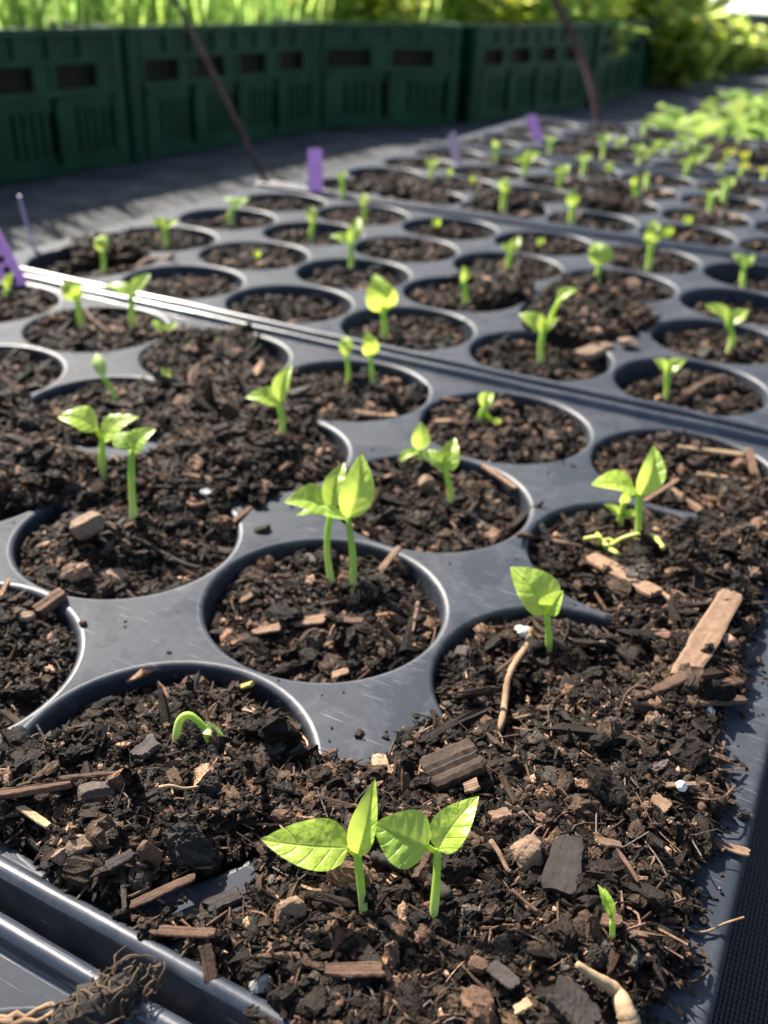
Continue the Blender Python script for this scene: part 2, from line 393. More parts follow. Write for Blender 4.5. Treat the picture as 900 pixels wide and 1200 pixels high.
def sweep_profile(prof, p0, p1, inward):
    """extrude (d, z) profile between p0 and p1; d measured from the tray's outer edge along 'inward'"""
    n = 40; V = []; m = len(prof); inn = np.array(inward, float)
    for t in np.linspace(0, 1, n):
        b = np.array(p0)*(1-t)+np.array(p1)*t
        wob = .002*math.sin(t*23)+.0015*math.sin(t*57+1)
        for d, z in prof: V.append((b[0]+inn[0]*d, b[1]+inn[1]*d, z+(wob if z > .005 else 0)))
    Q = [(i*m+k, (i+1)*m+k, (i+1)*m+k+1, i*m+k+1) for i in range(n-1) for k in range(m-1)]
    return V, Q
XL, XR, YN, YF = -5.52, .52, -.5, 3.5
EXL, EXR, EYN, EYF = -5.70, .70, -.608, 3.608
def arc(cd, cz, r, a0, a1, n=9): return [(cd+r*math.cos(math.radians(a)), cz+r*math.sin(math.radians(a))) for a in np.linspace(a0, a1, n)]
bead = [(.108, 0.0), (.100, .001), (.093, .010)] + arc(.060, .018, .030, 20, 180, 10) + [(.026, -.02), (.018, -.045), (.014, -.30), (.014, -.34)]
lip = [(.18, 0.0), (.10, .0), (.05, 0.0)] + arc(.032, -.030, .030, 80, 180, 6) + [(.0, -.10), (-.006, -.32)]
CUP = cup_mesh()
SURF = {}
TRAY_LABEL = {
 0: 'black plastic seedling tray with twin ridged rim, only its corner showing beside the root clump',
 1: 'dark grey plastic cell tray heaped over with bark potting mix, at the front',
 2: 'cell tray just past the shiny double rim, its round cells mostly tidy',
 3: 'cell tray behind the second rim, with the wide upright purple tag at its corner',
 4: 'hindmost cell tray, holding the slanted purple tag, in front of the bright leafy row',
 5: 'hindmost cell tray, in front of the bright leafy row and rusty stake',
}
def tray_origin(k): return np.array([TRAY_DX[k], (k-1)*PERIOD, 0.0])
deck_cache = {}
for k in range(5):
    o = tray_origin(k)
    root = empty('seedling_tray', o, TRAY_LABEL[k], 'seedling tray', 'seedling trays laid end to end')
    if not deck_cache:
        mb = MB()
        for c in range(6):
            for r in range(4):
                cx, cy = -c, r
                cell_tile(mb, cx, cy, cx-.5 if c < 5 else XL, cx+.5 if c > 0 else XR, cy-.5, cy+.5)
        deck_cache['deck'] = mb.mesh('tray_deck', M_TRAY, False)
        # smooth lips, flat deck
        me = deck_cache['deck']; me.polygons.foreach_set('use_smooth', np.ones(len(me.polygons), bool))
        me.materials.append(M_LIP); me.polygons.foreach_set('material_index', np.array([1 if p_.center[2] < -1e-5 else 0 for p_ in me.polygons], np.int32))
        for nm, p0, p1, inn, prof in (('r1', (EXL+.0, EYN, 0), (EXR, EYN, 0), (0, 1), bead), ('r2', (EXL, EYF, 0), (EXR, EYF, 0), (0, -1), bead),
                                ('l1', (EXR, YN, 0), (EXR, YF, 0), (-1, 0), lip), ('l2', (EXL, YN, 0), (EXL, YF, 0), (1, 0), lip)):
            mb = MB(); V, Q = sweep_profile(prof, p0, p1, inn); 
            if nm in ('r1', 'l2'): Q = [q[::-1] for q in Q]
            mb.add(V, Q); deck_cache[nm] = mb.mesh('tray_rim' if nm[0] == 'r' else 'tray_lip', M_RIM if nm[0] == 'r' else M_TRAY, True)
        # the tray's skirt so that nothing shows through from outside
        mb = MB(); mb.box((EXL+.02, EYN+.02, -1.06), (EXR-.02, EYF-.02, -1.02)); deck_cache['base'] = mb.mesh('tray_base', M_TRAY)
    link('deck', deck_cache['deck'], root)
    for nm, pn in (('r1', 'rim'), ('r2', 'rim'), ('l1', 'side_lip'), ('l2', 'side_lip'), ('base', 'base')): link(pn, deck_cache[nm], root)
    for c in range(6):
        for r in range(4):
            link('cell', CUP, root, (-c, r, 0))

# ------------------------------------------------------------------ soil height fields
def px_poly(P): return np.array([on_z(u, v)[:2] for u, v in P])
def signed(poly, X, Y):
    """>0 inside, distance to the polygon's border"""
    n = len(poly); d = np.full(X.shape, 9e9); ins = np.zeros(X.shape, bool)
    for i in range(n):
        a = poly[i]; b = poly[(i+1) % n]; e = b-a; w0 = X-a[0]; w1 = Y-a[1]
        t = np.clip((w0*e[0]+w1*e[1])/(e @ e+1e-12), 0, 1)
        d = np.minimum(d, (w0-e[0]*t)**2+(w1-e[1]*t)**2)
        c = ((a[1] > Y) != (b[1] > Y)) & (X < (b[0]-a[0])*(Y-a[1])/(b[1]-a[1]+1e-12)+a[0])
        ins ^= c
    return np.where(ins, 1, -1)*np.sqrt(d)
COVER = {1: [
  [(-200, 985), (-60, 900), (60, 868), (170, 850), (300, 845), (340, 860), (372, 900), (425, 912), (468, 878), (520, 850), (600, 880), (700, 800), (760, 740),
   (800, 690), (868, 690), (880, 720), (862, 800), (840, 870), (836, 960), (815, 1020), (800, 1110), (790, 1160), (735, 1190), (690, 1300), (330, 1300), (300, 1186),
   (250, 1145), (150, 1076), (60, 1010), (0, 975)],
  [(690, 690), (760, 640), (900, 590), (960, 640), (890, 690), (870, 760), (790, 780), (725, 735)],
  [(848, 572), (960, 575), (960, 650), (860, 640)],
  [(205, 425), (330, 440), (365, 480), (335, 555), (300, 592), (230, 590), (196, 540), (205, 500)],
  [(-60, 500), (50, 520), (120, 548), (90, 585), (30, 592), (-60, 590)],
  [(190, 395), (290, 395), (300, 440), (210, 440)],
  [(185, 535), (230, 510), (300, 585), (230, 612), (150, 590), (120, 560)],
  [(-60, 480), (20, 470), (60, 500), (50, 560), (-60, 570)],
 ], 2: [[(535, 325), (610, 320), (620, 352), (560, 362)], [(640, 335), (720, 325), (770, 380), (700, 405), (620, 385)], [(80, 285), (150, 280), (170, 300), (90, 310)]],
 3: [[(560, 228), (620, 232), (640, 245), (560, 242)], [(680, 228), (740, 232), (720, 246), (660, 240)]], 4: [], 5: [], 0: []}
BARE = [[(172, 1058), (255, 1004), (312, 1002), (300, 1055), (232, 1085)], [(690, 692), (715, 692), (735, 722), (715, 728)], [(345, 905), (430, 905), (420, 880), (380, 872)]]
LEVEL = {(1, 1, 1): -.075, (1, 0, 1): -.06, (1, 1, 0): -.05, (1, 0, 0): -.02, (1, 1, 2): -.06, (1, 0, 2): -.06, (1, 2, 1): -.045, (1, 2, 0): -.05, (1, 2, 2): -.02, (1, 1, 3): -.06, (1, 3, 2): -.02, (1, 3, 1): -.04,
         (2, 0, 2): -.13, (2, 0, 3): -.14, (2, 0, 0): -.10, (2, 0, 1): -.10, (2, 1, 0): -.09}
def build_height(k, res):
    o = tray_origin(k)
    xs = np.arange(-5.68, .66, res); ys = np.arange(-.60, 3.6, res)
    X, Y = np.meshgrid(xs, ys, indexing='ij'); GX = X+o[0]; GY = Y+o[1]
    H = np.full(X.shape, -9.0); R = np.full(X.shape, 9.0)
    big = fbm(GX, GY, 3.0, 3, 3); med = fbm(GX, GY, 11, 3, 9); fin = fbm(GX, GY, 34, 2, 21)
    r0 = np.random.default_rng(100+k)
    for c in range(6):
        for r in range(4):
            d = np.hypot(X+c, Y-r); lv = LEVEL.get((k, c, r), (-.05-.06*r0.random())*(.6 if k > 2 else 1))
            ax, ay = r0.normal(0, .05, 2)
            hh = lv+ax*(X+c)+ay*(Y-r)+.10*big+.07*med+.03*fin-.05*np.clip((d-.36)/.12, 0, 1)
            inn = d < HOLE+.02
            H = np.where(inn, np.maximum(hh, -.4), H); R = np.minimum(R, d)
    cov = np.full(X.shape, -9.0)
    for p in COVER[k]: cov = np.maximum(cov, signed(px_poly(p), GX, GY))
    if k == 1:
        for p in BARE: cov = np.minimum(cov, -signed(px_poly(p), GX, GY))
    cov = cov+.10*med+.06*fin
    ho = np.clip(cov*.55, -.2, .055)+.045*med+.035*big*np.clip(cov*8, 0, 1)+.02*fin
    H = np.where(cov > 0, np.maximum(H, ho), H)
    keep = (R < HOLE+.012) | ((cov > 0) & (H > .002))
    return dict(o=o, xs=xs, ys=ys, X=X, Y=Y, H=H, keep=keep, res=res, R=R, cov=cov)
_r = np.random.default_rng(31)
for _k, _n in ((3, 2), (4, 3)):
    for _ in range(_n):
        cx_ = TRAY_DX[_k]-_r.uniform(0, 5); cy_ = (_k-1)*PERIOD+_r.uniform(0, 3); ra = _r.uniform(.25, .45)
        COVER[_k].append([proj(np.array([cx_+ra*1.4*math.cos(a), cy_+ra*math.sin(a), 0])) for a in np.linspace(0, 6.283, 10, endpoint=False)])
RES = {0: .03, 1: .0125, 2: .02, 3: .03, 4: .035, 5: .035}
for k in range(5): SURF[k] = build_height(k, RES[k])
def add_mound(k, u, v, rad, amp):
    f = SURF[k]; p = on_z(u, v, .0); d = np.hypot(f['X']+f['o'][0]-p[0], f['Y']+f['o'][1]-p[1])
    f['H'] = f['H']+np.where(f['H'] > -1, amp*np.exp(-(d/rad)**2), 0)
add_mound(1, 105, 640, .22, .09); add_mound(1, 180, 655, .14, -.10); add_mound(1, 745, 790, .12, -.09); add_mound(1, 600, 1000, .3, .03)
add_mound(1, 690, 1150, .2, .04); add_mound(1, 130, 990, .2, .02); add_mound(1, 820, 680, .16, .04); add_mound(1, 190, 480, .3, .03)
def soil_z(x, y):
    for k in range(1, 5):
        f = SURF[k]; lx = x-f['o'][0]; ly = y-f['o'][1]
        i = int(round((lx-f['xs'][0])/f['res'])); j = int(round((ly-f['ys'][0])/f['res']))
        if 0 <= i < len(f['xs']) and 0 <= j < len(f['ys']):
            h = f['H'][i, j]
            return float(h) if f['keep'][i, j] else 0.0
    return 0.0
def soil_top(x, y):
    e = .02
    return max(soil_z(x, y), soil_z(x+e, y), soil_z(x-e, y), soil_z(x, y+e), soil_z(x, y-e))
def on_soil(u, v, lift=0.0):
    z = -.05
    for _ in range(12):
        p = on_z(u, v, z+lift); z = .5*z+.5*soil_z(p[0], p[1])
    return on_z(u, v, z+lift)

# chip shape bank: 3x3x3 cube surface
_idx = [(i, j, l) for i in range(3) for j in range(3) for l in range(3) if not (i == j == l == 1)]
_map = {t: n for n, t in enumerate(_idx)}
_q = []
for ax in range(3):
    for side in (0, 2):
        for a in range(2):
            for b in range(2):
                def vid(p, q):
                    t = [0, 0, 0]; t[ax] = side; t[(ax+1) % 3] = p; t[(ax+2) % 3] = q; return _map[tuple(t)]
                f = [vid(a, b), vid(a+1, b), vid(a+1, b+1), vid(a, b+1)]
                _q.append(f if side == 2 else f[::-1])
CH_V0 = (np.array(_idx)-1.0); CH_Q = np.array(_q)
def shape_bank(n, seed):
    r = np.random.default_rng(seed); out = []
    for _ in range(n):
        v = CH_V0.copy(); l = np.linalg.norm(v, axis=1, keepdims=True)
        s_ = r.uniform(.1, .75); v = v*(1-s_)+v/l*1.15*s_
        v += r.normal(0, .15, v.shape)
        v[:, 0] *= 1+r.uniform(-.35, .35)*v[:, 1]; v[:, 1] *= 1+r.uniform(-.4, .4)*v[:, 0]
        out.append(v*.5)
    return np.array(out)
BANK = shape_bank(60, 5)
def crumb_bank(n, seed):
    r = np.random.default_rng(seed); out = []
    for _ in range(n):
        l = np.linalg.norm(CH_V0, axis=1, keepdims=True); v = CH_V0/l*1.1
        v = v*(1+r.normal(0, .20, (26, 1)))+r.normal(0, .09, v.shape)
        out.append(v*.5)
    return np.array(out)
CRUMBS = crumb_bank(60, 6)
def cube_grid(m):
    idx = [(i, j, l) for i in range(m) for j in range(m) for l in range(m) if i in (0, m-1) or j in (0, m-1) or l in (0, m-1)]
    mp = {t: n for n, t in enumerate(idx)}; q = []
    for ax in range(3):
        for side in (0, m-1):
            for a in range(m-1):
                for b in range(m-1):
                    def vid(p_, q_):
                        t = [0, 0, 0]; t[ax] = side; t[(ax+1) % 3] = p_; t[(ax+2) % 3] = q_; return mp[tuple(t)]
                    f = [vid(a, b), vid(a+1, b), vid(a+1, b+1), vid(a, b+1)]; q.append(f if side else f[::-1])
    return np.array(idx)*2.0/(m-1)-1, np.array(q)
HI_V, HI_Q = cube_grid(7)
def hi_bank(n, seed):
    r = np.random.default_rng(seed); out = []; tone = []
    for k in range(n):
        v = HI_V.copy(); l = np.linalg.norm(v, axis=1, keepdims=True); sp = r.uniform(.75, 1) if k < n//2 else r.uniform(.2, .6)
        v = v*(1-sp)+v/l*1.15*sp
        for q in r.normal(0, 1, (7, 3)):
            q = q/np.linalg.norm(q); dd = v @ q; lim = r.uniform(.5, .95); v = v-np.where(dd > lim, dd-lim, 0)[:, None]*q
        o = r.uniform(0, 50); am = .75 if k < n//2 else .38
        nz = np.stack([fbm(v[:, 0]+v[:, 2]*.7+o, v[:, 1]-v[:, 2]*.6+7*i, 1.7, 4, i+k % 9) for i in range(3)], -1)
        st = fbm(v[:, 0]*.5+o, v[:, 1]*3+v[:, 2]*3, 2.0, 2, k % 7)
        v = v+am*nz+r.normal(0, .035, v.shape)
        if k >= n//2: v[:, 2] += .35*st; v[:, 0] *= 1+.3*v[:, 1]*r.uniform(-1, 1)
        out.append(v*.5); tone.append(np.clip(1.6*(nz[:, 0]+st*.7), -.6, .9))
    return np.array(out), np.array(tone)
HIBANK, HITONE = hi_bank(50, 8)
def rot_mats(yaw, tilt, taz):
    c, s_ = np.cos(yaw), np.sin(yaw); Z = np.zeros_like(c); O = np.ones_like(c)
    Rz = np.stack([np.stack([c, -s_, Z], -1), np.stack([s_, c, Z], -1), np.stack([Z, Z, O], -1)], -2)
    ax = np.stack([np.cos(taz), np.sin(taz), Z], -1); ct, st = np.cos(tilt), np.sin(tilt)
    K = np.zeros((len(c), 3, 3)); K[:, 0, 2] = ax[:, 1]; K[:, 1, 2] = -ax[:, 0]; K[:, 2, 0] = -ax[:, 1]; K[:, 2, 1] = ax[:, 0]
    I = np.eye(3)[None]
    return (I+st[:, None, None]*K+(1-ct)[:, None, None]*(K @ K)) @ Rz
def soil_colors(n, r, warm=.0):
    u = r.random(n)[:, None]
    dark = np.array([.0125, .0085, .0060])*r.uniform(.5, 1.6, (n, 1))
    mid = np.array([.056, .0355, .0235])*r.uniform(.5, 1.4, (n, 1))
    brown = np.array([.155, .092, .060])*r.uniform(.5, 1.3, (n, 1))
    tan = np.array([.36, .225, .15])*r.uniform(.6, 1.25, (n, 1))
    grey = np.array([.085, .073, .063])*r.uniform(.4, 1.2, (n, 1))
    return np.where(u < .62-warm, dark, np.where(u < .85-warm, mid, np.where(u < .94-warm*.5, brown, np.where(u < .972, grey, tan))))
def build_soil(k, nch, nfib):
    f = SURF[k]; r = np.random.default_rng(500+k); o = f['o']
    V = [np.stack([f['X']+o[0], f['Y']+o[1], f['H']], -1).reshape(-1, 3)]
    nx, ny = f['X'].shape; kp = f['keep']
    fk = kp[:-1, :-1] & kp[1:, :-1] & kp[1:, 1:] & kp[:-1, 1:]
    I, J = np.nonzero(fk); a = I*ny+J
    Q = np.stack([a, a+ny, a+ny+1, a+1], -1)
    used = np.zeros(nx*ny, bool); used[Q.ravel()] = True; remap = np.cumsum(used)-1
    V0 = V[0][used]; Q = remap[Q]
    spk = fbm(V0[:, 0], V0[:, 1], 40, 2, 31)[:, None]
    T0 = np.array([.015, .0115, .0092])[None]*(1+1.2*spk)
    # candidate cells where soil lies and that the view can reach
    ii, jj = np.nonzero(kp)
    P = np.stack([f['X'][ii, jj]+o[0], f['Y'][ii, jj]+o[1], f['H'][ii, jj]], -1)
    uv = proj(P); dep = (P-CAM) @ FW
    ok = (dep > .3) & (uv[:, 0] > -160) & (uv[:, 0] < 1060) & (uv[:, 1] < 1400)
    P = P[ok]; dep = dep[ok]; Rc = f['R'][ii, jj][ok]; cv = f['cov'][ii, jj][ok]
    w = 1/np.clip(dep, 1.9, 9)**1.35; w /= w.sum()
    sel = r.choice(len(P), nch, p=w); C = P[sel]+np.stack([r.uniform(-.5, .5, nch)*f['res'], r.uniform(-.5, .5, nch)*f['res'], np.zeros(nch)], -1)
    dd = dep[sel]
    ln = np.exp(r.normal(math.log(.0145), .46, nch))*np.clip(dd/3.0, .85, 2.2)**.7
    big = r.random(nch) < .045; ln[big] *= r.uniform(1.6, 3.4, big.sum())
    ln = np.clip(ln, .008, .11)
    kind = r.random(nch)
    crumb = kind < .55; spl = kind > .78
    ar = np.where(crumb, r.uniform(.65, 1.0, nch), r.uniform(.35, .85, nch)); th = np.where(crumb, r.uniform(.5, .95, nch), r.uniform(.2, .55, nch))
    ar[spl] = r.uniform(.10, .26, spl.sum()); th[spl] = r.uniform(.08, .2, spl.sum()); ln[spl] *= 2.1
    sz = np.stack([ln*1.25, ln*ar, np.maximum(ln*np.minimum(th, ar), .004)], -1)
    near_wall = (Rc[sel] > HOLE-.04) & (cv[sel] < 0.0)
    sz[near_wall] *= .6
    C[:, 2] += sz[:, 2]*r.uniform(-.15, .45, nch)+.022*r.random(nch)**2
    Rm = rot_mats(r.uniform(0, 6.283, nch), np.abs(r.normal(0, .55, nch)), r.uniform(0, 6.283, nch))
    sh = np.where(crumb[:, None, None], CRUMBS[r.integers(0, len(CRUMBS), nch)], BANK[r.integers(0, len(BANK), nch)])*sz[:, None, :]
    col = soil_colors(nch, r, .03 if k == 1 else .05)
    hi = (np.maximum(sz[:, 0], sz[:, 1]*1.3)/np.clip(dd, 2, 9) > .0115) & ~spl & (k < 3)
    lo = ~hi; nl = int(lo.sum()); nh = int(hi.sum())
    VV = np.einsum('nij,nvj->nvi', Rm[lo], sh[lo])+C[lo][:, None, :]
    QQ = (CH_Q[None]+(np.arange(nl)*26)[:, None, None]).reshape(-1, 4)
    Vs = [V0, VV.reshape(-1, 3)]; Qs = [Q, QQ+len(V0)]; Ts = [T0, np.repeat(col[lo], 26, 0)]; n = len(V0)+nl*26
    if nh:
        bi = r.integers(0, len(HIBANK)//2, nh)+np.where(crumb[hi], 0, len(HIBANK)//2)
        VV = np.einsum('nij,nvj->nvi', Rm[hi], HIBANK[bi]*sz[hi][:, None, :])+C[hi][:, None, :]; nv = HIBANK.shape[1]
        Vs.append(VV.reshape(-1, 3)); Qs.append((HI_Q[None]+(np.arange(nh)*nv)[:, None, None]).reshape(-1, 4)+n)
        ct = col[hi][:, None, :]*(1+.9*HITONE[bi][:, :, None]); Ts.append(ct.reshape(-1, 3)); n += nh*nv
    # fine fibres
    fm = MB()
    for _ in range(nfib):
        i = r.choice(len(P)) if False else r.integers(0, len(P)); p = P[i]
        if r.random() > (2.2/max(dep[i], 2.2))**1.5: continue
        a = r.uniform(0, 6.283); l = r.uniform(.05, .2); d = np.array([math.cos(a), math.sin(a), r.normal(0, .18)])
        e = np.array([-d[1], d[0], 0])*r.normal(0, .03); up = np.array([0, 0, r.uniform(.01, .035)])
        q = [p-d*l*.5+up*.4, p+e+up, p+d*l*.5+up*.4]
        fm.tube(spline(q, 6), r.uniform(.0016, .0046), 4, soil_colors(1, r, .35)[0]*1.3, True)
    if fm.v:
        Vs.append(np.concatenate(fm.v)); Ts.append(np.concatenate(fm.tint)); Qf = np.concatenate(fm.q)+n; Qs.append(Qf)
    me = mesh_np('potting_soil', np.concatenate(Vs), [np.concatenate(Qs)], M_SOIL, np.concatenate(Ts), None, smooth=False)
    return link('potting_soil', me)
SOIL_LABEL = {1: 'dark crumbly bark potting mix spilling over the front tray', 2: 'dark potting mix in the cells just past the double rim',
              3: 'brown potting mix in the third tray back', 4: 'brown potting mix in the tray with the slanted tag', 5: 'brown potting mix in the hindmost tray'}
NCH = {1: 235000, 2: 32000, 3: 12000, 4: 8000, 5: 4000}
for k in range(1, 5):
    so = build_soil(k, NCH[k], 10000 if k == 1 else 300)
    tag(so, SOIL_LABEL[k], 'potting soil', None, 'stuff')

# ------------------------------------------------------------------ seedlings
def unit(v): return v/(np.linalg.norm(v)+1e-9)
def leaf_mesh(mb, base, tip, width, hint, fold=.25, curl=.12, tint=(1, 1, 1), nu=29, nv=17, shape=1.0, wave=0.0, comp=False):
    base = np.asarray(base, float); tip = np.asarray(tip, float); ax = tip-base; Ln = np.linalg.norm(ax); ax = ax/Ln
    nrm = unit(hint-ax*(hint @ ax)); side = np.cross(nrm, ax)
    if comp: width = min(width/max(.5, abs(nrm @ TO_CAM)), Ln*.95)
    V = []; UV = []
    ph = rng.uniform(0, 6); ex = rng.uniform(.60, .84); asy = rng.uniform(-.10, .10); tw = rng.uniform(-.22, .22); bend = rng.uniform(-.09, .09)
    for i in range(nu):
        t = i/(nu-1)
        # ovate outline, broadest about 40 % of the way, pointed tip
        w = (math.sin(math.pi*min(1, t**ex))**.78 if 0 < t < 1 else 0)*(1-.22*t)*shape
        w = max(w, .012)
        arch = curl*Ln*math.sin(math.pi*t)-curl*.6*Ln*t*t
        for j in range(nv):
            s_ = 2*j/(nv-1)-1
            q = 5.2*(t-.2*abs(s_)); pk = math.sin(math.pi*(q % 1.0))*abs(s_)*(1-abs(s_))*4
            z = arch+fold*width*.5*w*abs(s_)**1.25+1.6*wave*width*math.sin(8*t+ph+2*s_)*abs(s_)**1.5*w+tw*width*.5*w*s_*t+.022*width*pk*w
            V.append(base+ax*Ln*t+side*(width*.5*w*(s_+asy*(1-s_*s_))+bend*Ln*math.sin(math.pi*t))*(1-.15*abs(fold))+nrm*z); UV.append((t, s_))
    Q = [(i*nv+j, (i+1)*nv+j, (i+1)*nv+j+1, i*nv+j+1) for i in range(nu-1) for j in range(nv-1)]
    mb.add(V, Q, None, tint, UV)
CNT = {}
def px2(dep): return dep/FPX                 # pitch units per pixel at this depth
def seedling(label, base, joint, stem_w, leaves, cat='seedling', group='bean seedlings in the trays', stem_mid=None, mat=None, name='seedling', lift=0.0, detail=1.0):
    """base, joint and leaf tips as photo pixels; the plant stands at the depth of its base on the soil"""
    b = on_soil(*base, lift+.012); d0 = depth(b); u = px2(d0)
    root = empty(name, b, label, cat, group)
    r = np.random.default_rng(int(base[0]*7+base[1]*13))
    jd = d0+r.uniform(-.02, .02)*d0*.3
    j = at_depth(*joint, jd)
    pts = [b+np.array([0, 0, -.03])]
    if stem_mid: pts.append(at_depth(*stem_mid, (d0+jd)/2))
    else: pts.append(.5*(b+j)+RT*u*r.normal(0, 2.6))
    pts.append(j)
    P = spline(pts, 12)
    mb = MB(); rr = np.linspace(.47, .38, len(P))*stem_w*u*(1+.07*np.sin(np.linspace(0, 9, len(P))+base[0]))
    mb.tube(P-b, rr, 10, (1, 1, 1))
    # a small node where the leaf stalks meet
    link('stem', mb.mesh('seedling_stem', mat or M_STEM, True), root)
    for lf in leaves:
        tip, w = lf[0], lf[1]; op = lf[2] if len(lf) > 2 else {}
        dd = op.get('dd', r.uniform(-.05, .05)); ld = jd+dd
        t = at_depth(*tip, ld); st = op.get('start'); s0 = at_depth(*st, jd) if st else j-b*0+unit(t-j)*u*1.0
        hint = unit(TO_CAM*op.get('face', 1.0)+np.array([0, 0, 1.0])*(op.get('upw', .45)+.55)+RT*op.get('side', 0.0))
        mb = MB(); tn = op.get('tint', None)
        tn = np.array([1, 1, 1])*r.uniform(.9, 1.15) if tn is None else np.array(tn)
        leaf_mesh(mb, s0-b, t-b, w*u, hint, op.get('fold', .3), op.get('curl', .10), tn, shape=op.get('shape', 1.0), wave=.02, comp=True)
        if st:   # stalk from the joint to the blade
            mb.tube(spline([j-b, .5*(j+s0)-b+np.array([0, 0, -.004]), s0-b+unit(t-s0)*u*2], 6), stem_w*u*.28, 6, (1.2, 1.15, .9))
        o = link('leaf', mb.mesh('seedling_leaf', M_PALE if op.get('pale') else M_LEAF, True), root)
    return root

# --- front tray
seedling('seedling with a long pale leaf pointing sideways, next to the dark twig', (428, 1078), (419, 1003), 12,
         [((307, 983), 54, dict(start=(409, 993), face=.8, upw=.8, fold=.2, curl=.06, dd=-.02, tint=(1.15, 1.1, 1))), ((437, 914), 36, dict(face=.9, side=-.55, fold=.5, dd=-.02, tint=(1.1, 1.08, 1)))])
seedling('seedling with one dark round leaf and one bright upright leaf, over the dark twig', (507, 1085), (513, 998), 12,
         [((438, 966), 62, dict(start=(502, 992), face=1, upw=.1, fold=.1, curl=.05, shape=1.15, dd=.0, tint=(.9, .95, .95))), ((560, 932), 44, dict(face=.8, side=-.5, fold=.35, curl=.1, dd=.04, tint=(1.1, 1.08, 1)))])
seedling('slim seedling with two closed upright spear leaves, alone near the bare tray edge', (720, 1088), (717, 1078), 8,
         [((701, 1036), 13, dict(fold=.7)), ((708, 1040), 12, dict(fold=.7, dd=.03))], lift=.05)
seedling('short seedling with one broad cupped leaf and one tiny leaf, above the long pale root', (645, 772), (641, 720), 10,
         [((600, 663), 52, dict(face=1, upw=.3, side=.2, fold=.35, curl=.14, shape=1.1)), ((659, 692), 30, dict(fold=.6, curl=.1, side=-.4))])
seedling('tall twin seedling, left stalk of the pair, with a folded broad leaf', (390, 687), (387, 600), 9,
         [((333, 587), 40, dict(face=.7, upw=.8, fold=.35, curl=.1)), ((403, 541), 30, dict(fold=.5, dd=.06))], group='bean seedlings in the trays')
seedling('tall twin seedling, right stalk of the pair, with a sharp upright leaf', (412, 705), (408, 608), 10,
         [((424, 531), 46, dict(face=.8, side=.35, fold=.45)), ((346, 601), 14, dict(face=.4, upw=1.2, dd=.02, fold=.3))])
seedling('two-leaf seedling behind the yellow threads, its leaves spread wide and flat', (748, 641), (749, 583), 10,
         [((694, 566), 34, dict(start=(744, 574), face=.6, upw=1, fold=.2, tint=(1.2, 1.15, 1))), ((767, 521), 36, dict(side=.2, fold=.5))])
seedling('small three-leaflet shoot at the foot of the wide flat-leaved seedling', (728, 618), (731, 590), 9,
         [((708, 590), 11, dict(start=(727, 606))), ((745, 598), 12, dict(start=(734, 606))), ((734, 574), 12, {})])
seedling('seedling with one triangular upright leaf, to the right of the tangled pale one', (529, 596), (523, 554), 8,
         [((533, 512), 28, dict(side=-.3, fold=.4)), ((502, 526), 22, dict(fold=.3, curl=.15))])
seedling('tangled seedling with a drooping curled leaf above a pink bark chip', (494, 556), (491, 528), 7,
         [((463, 546), 12, dict(upw=1, curl=.25, fold=.3)), ((493, 494), 24, dict(fold=.3)), ((512, 545), 12, dict(pale=1))])
seedling('curled seedling unfolding sideways in the cell under the double rim', (567, 500), (566, 479), 8,
         [((578, 459), 20, dict(fold=.6, curl=.2)), ((588, 505), 9, dict(start=(575, 491), curl=.25, fold=.5))], stem_mid=(563, 490))
seedling('slim seedling with a closed round bud, left of a close pair below the rim', (407, 458), (406, 418), 7,
         [((404, 393), 19, dict(fold=.5, curl=.15))])
seedling('slim seedling with a plump bud, the right one of a close pair below the rim', (437, 460), (434, 418), 7,
         [((429, 388), 23, dict(fold=.4, curl=.15, tint=(1.25, 1.2, 1.1))), ((439, 396), 15, dict(fold=.5))])
seedling('seedling with one drooping and one erect leaf, alone in an overfilled cell', (328, 517), (327, 474), 9,
         [((288, 463), 24, dict(face=.6, upw=1, fold=.3, curl=.15)), ((342, 426), 24, dict(fold=.5))])
seedling('two-leaf seedling with leaves spread like wings above the upturned bark flake', (122, 565), (120, 517), 10,
         [((68, 487), 34, dict(start=(114, 503), face=.7, upw=.8, fold=.15, tint=(1.25, 1.2, 1.05))), ((161, 487), 34, dict(face=.7, upw=.9, fold=.2))])
seedling('tall seedling with a single heart-shaped fan leaf in the shaded hollow', (158, 622), (154, 528), 10,
         [((182, 502), 36, dict(face=.9, upw=.4, fold=.2, tint=(.95, .95, .9))), ((137, 506), 26, dict(fold=.2, tint=(.9, .92, .9)))])
seedling('white-tipped seedling bending over with a closed bud', (138, 478), (122, 444), 8,
         [((112, 413), 17, dict(pale=1, fold=.5, curl=.15))], stem_mid=(132, 458))
seedling('small fresh seedling with two narrow leaflets just below the ridged rim', (195, 399), (194, 391), 7,
         [((179, 374), 12, dict(fold=.4)), ((207, 377), 13, dict(fold=.4))])
seedling('leaning seedling with a single crumpled leaf, nearer the rim than the winged one', (98, 390), (91, 352), 9,
         [((75, 326), 24, dict(fold=.3, curl=.2)), ((93, 330), 18, dict(fold=.4))])
seedling('Y-shaped seedling in front of the ridged rim with two open leaves', (155, 390), (153, 346), 9,
         [((121, 334), 18, dict(face=.5, upw=1, fold=.2)), ((176, 320), 20, dict(fold=.3, side=-.2))])
seedling('thin folded seedling in front of the perforated purple tag', (7, 352), (9, 340), 7, [((15, 318), 14, dict(fold=.8, tint=(1.2, 1.15, 1)))])
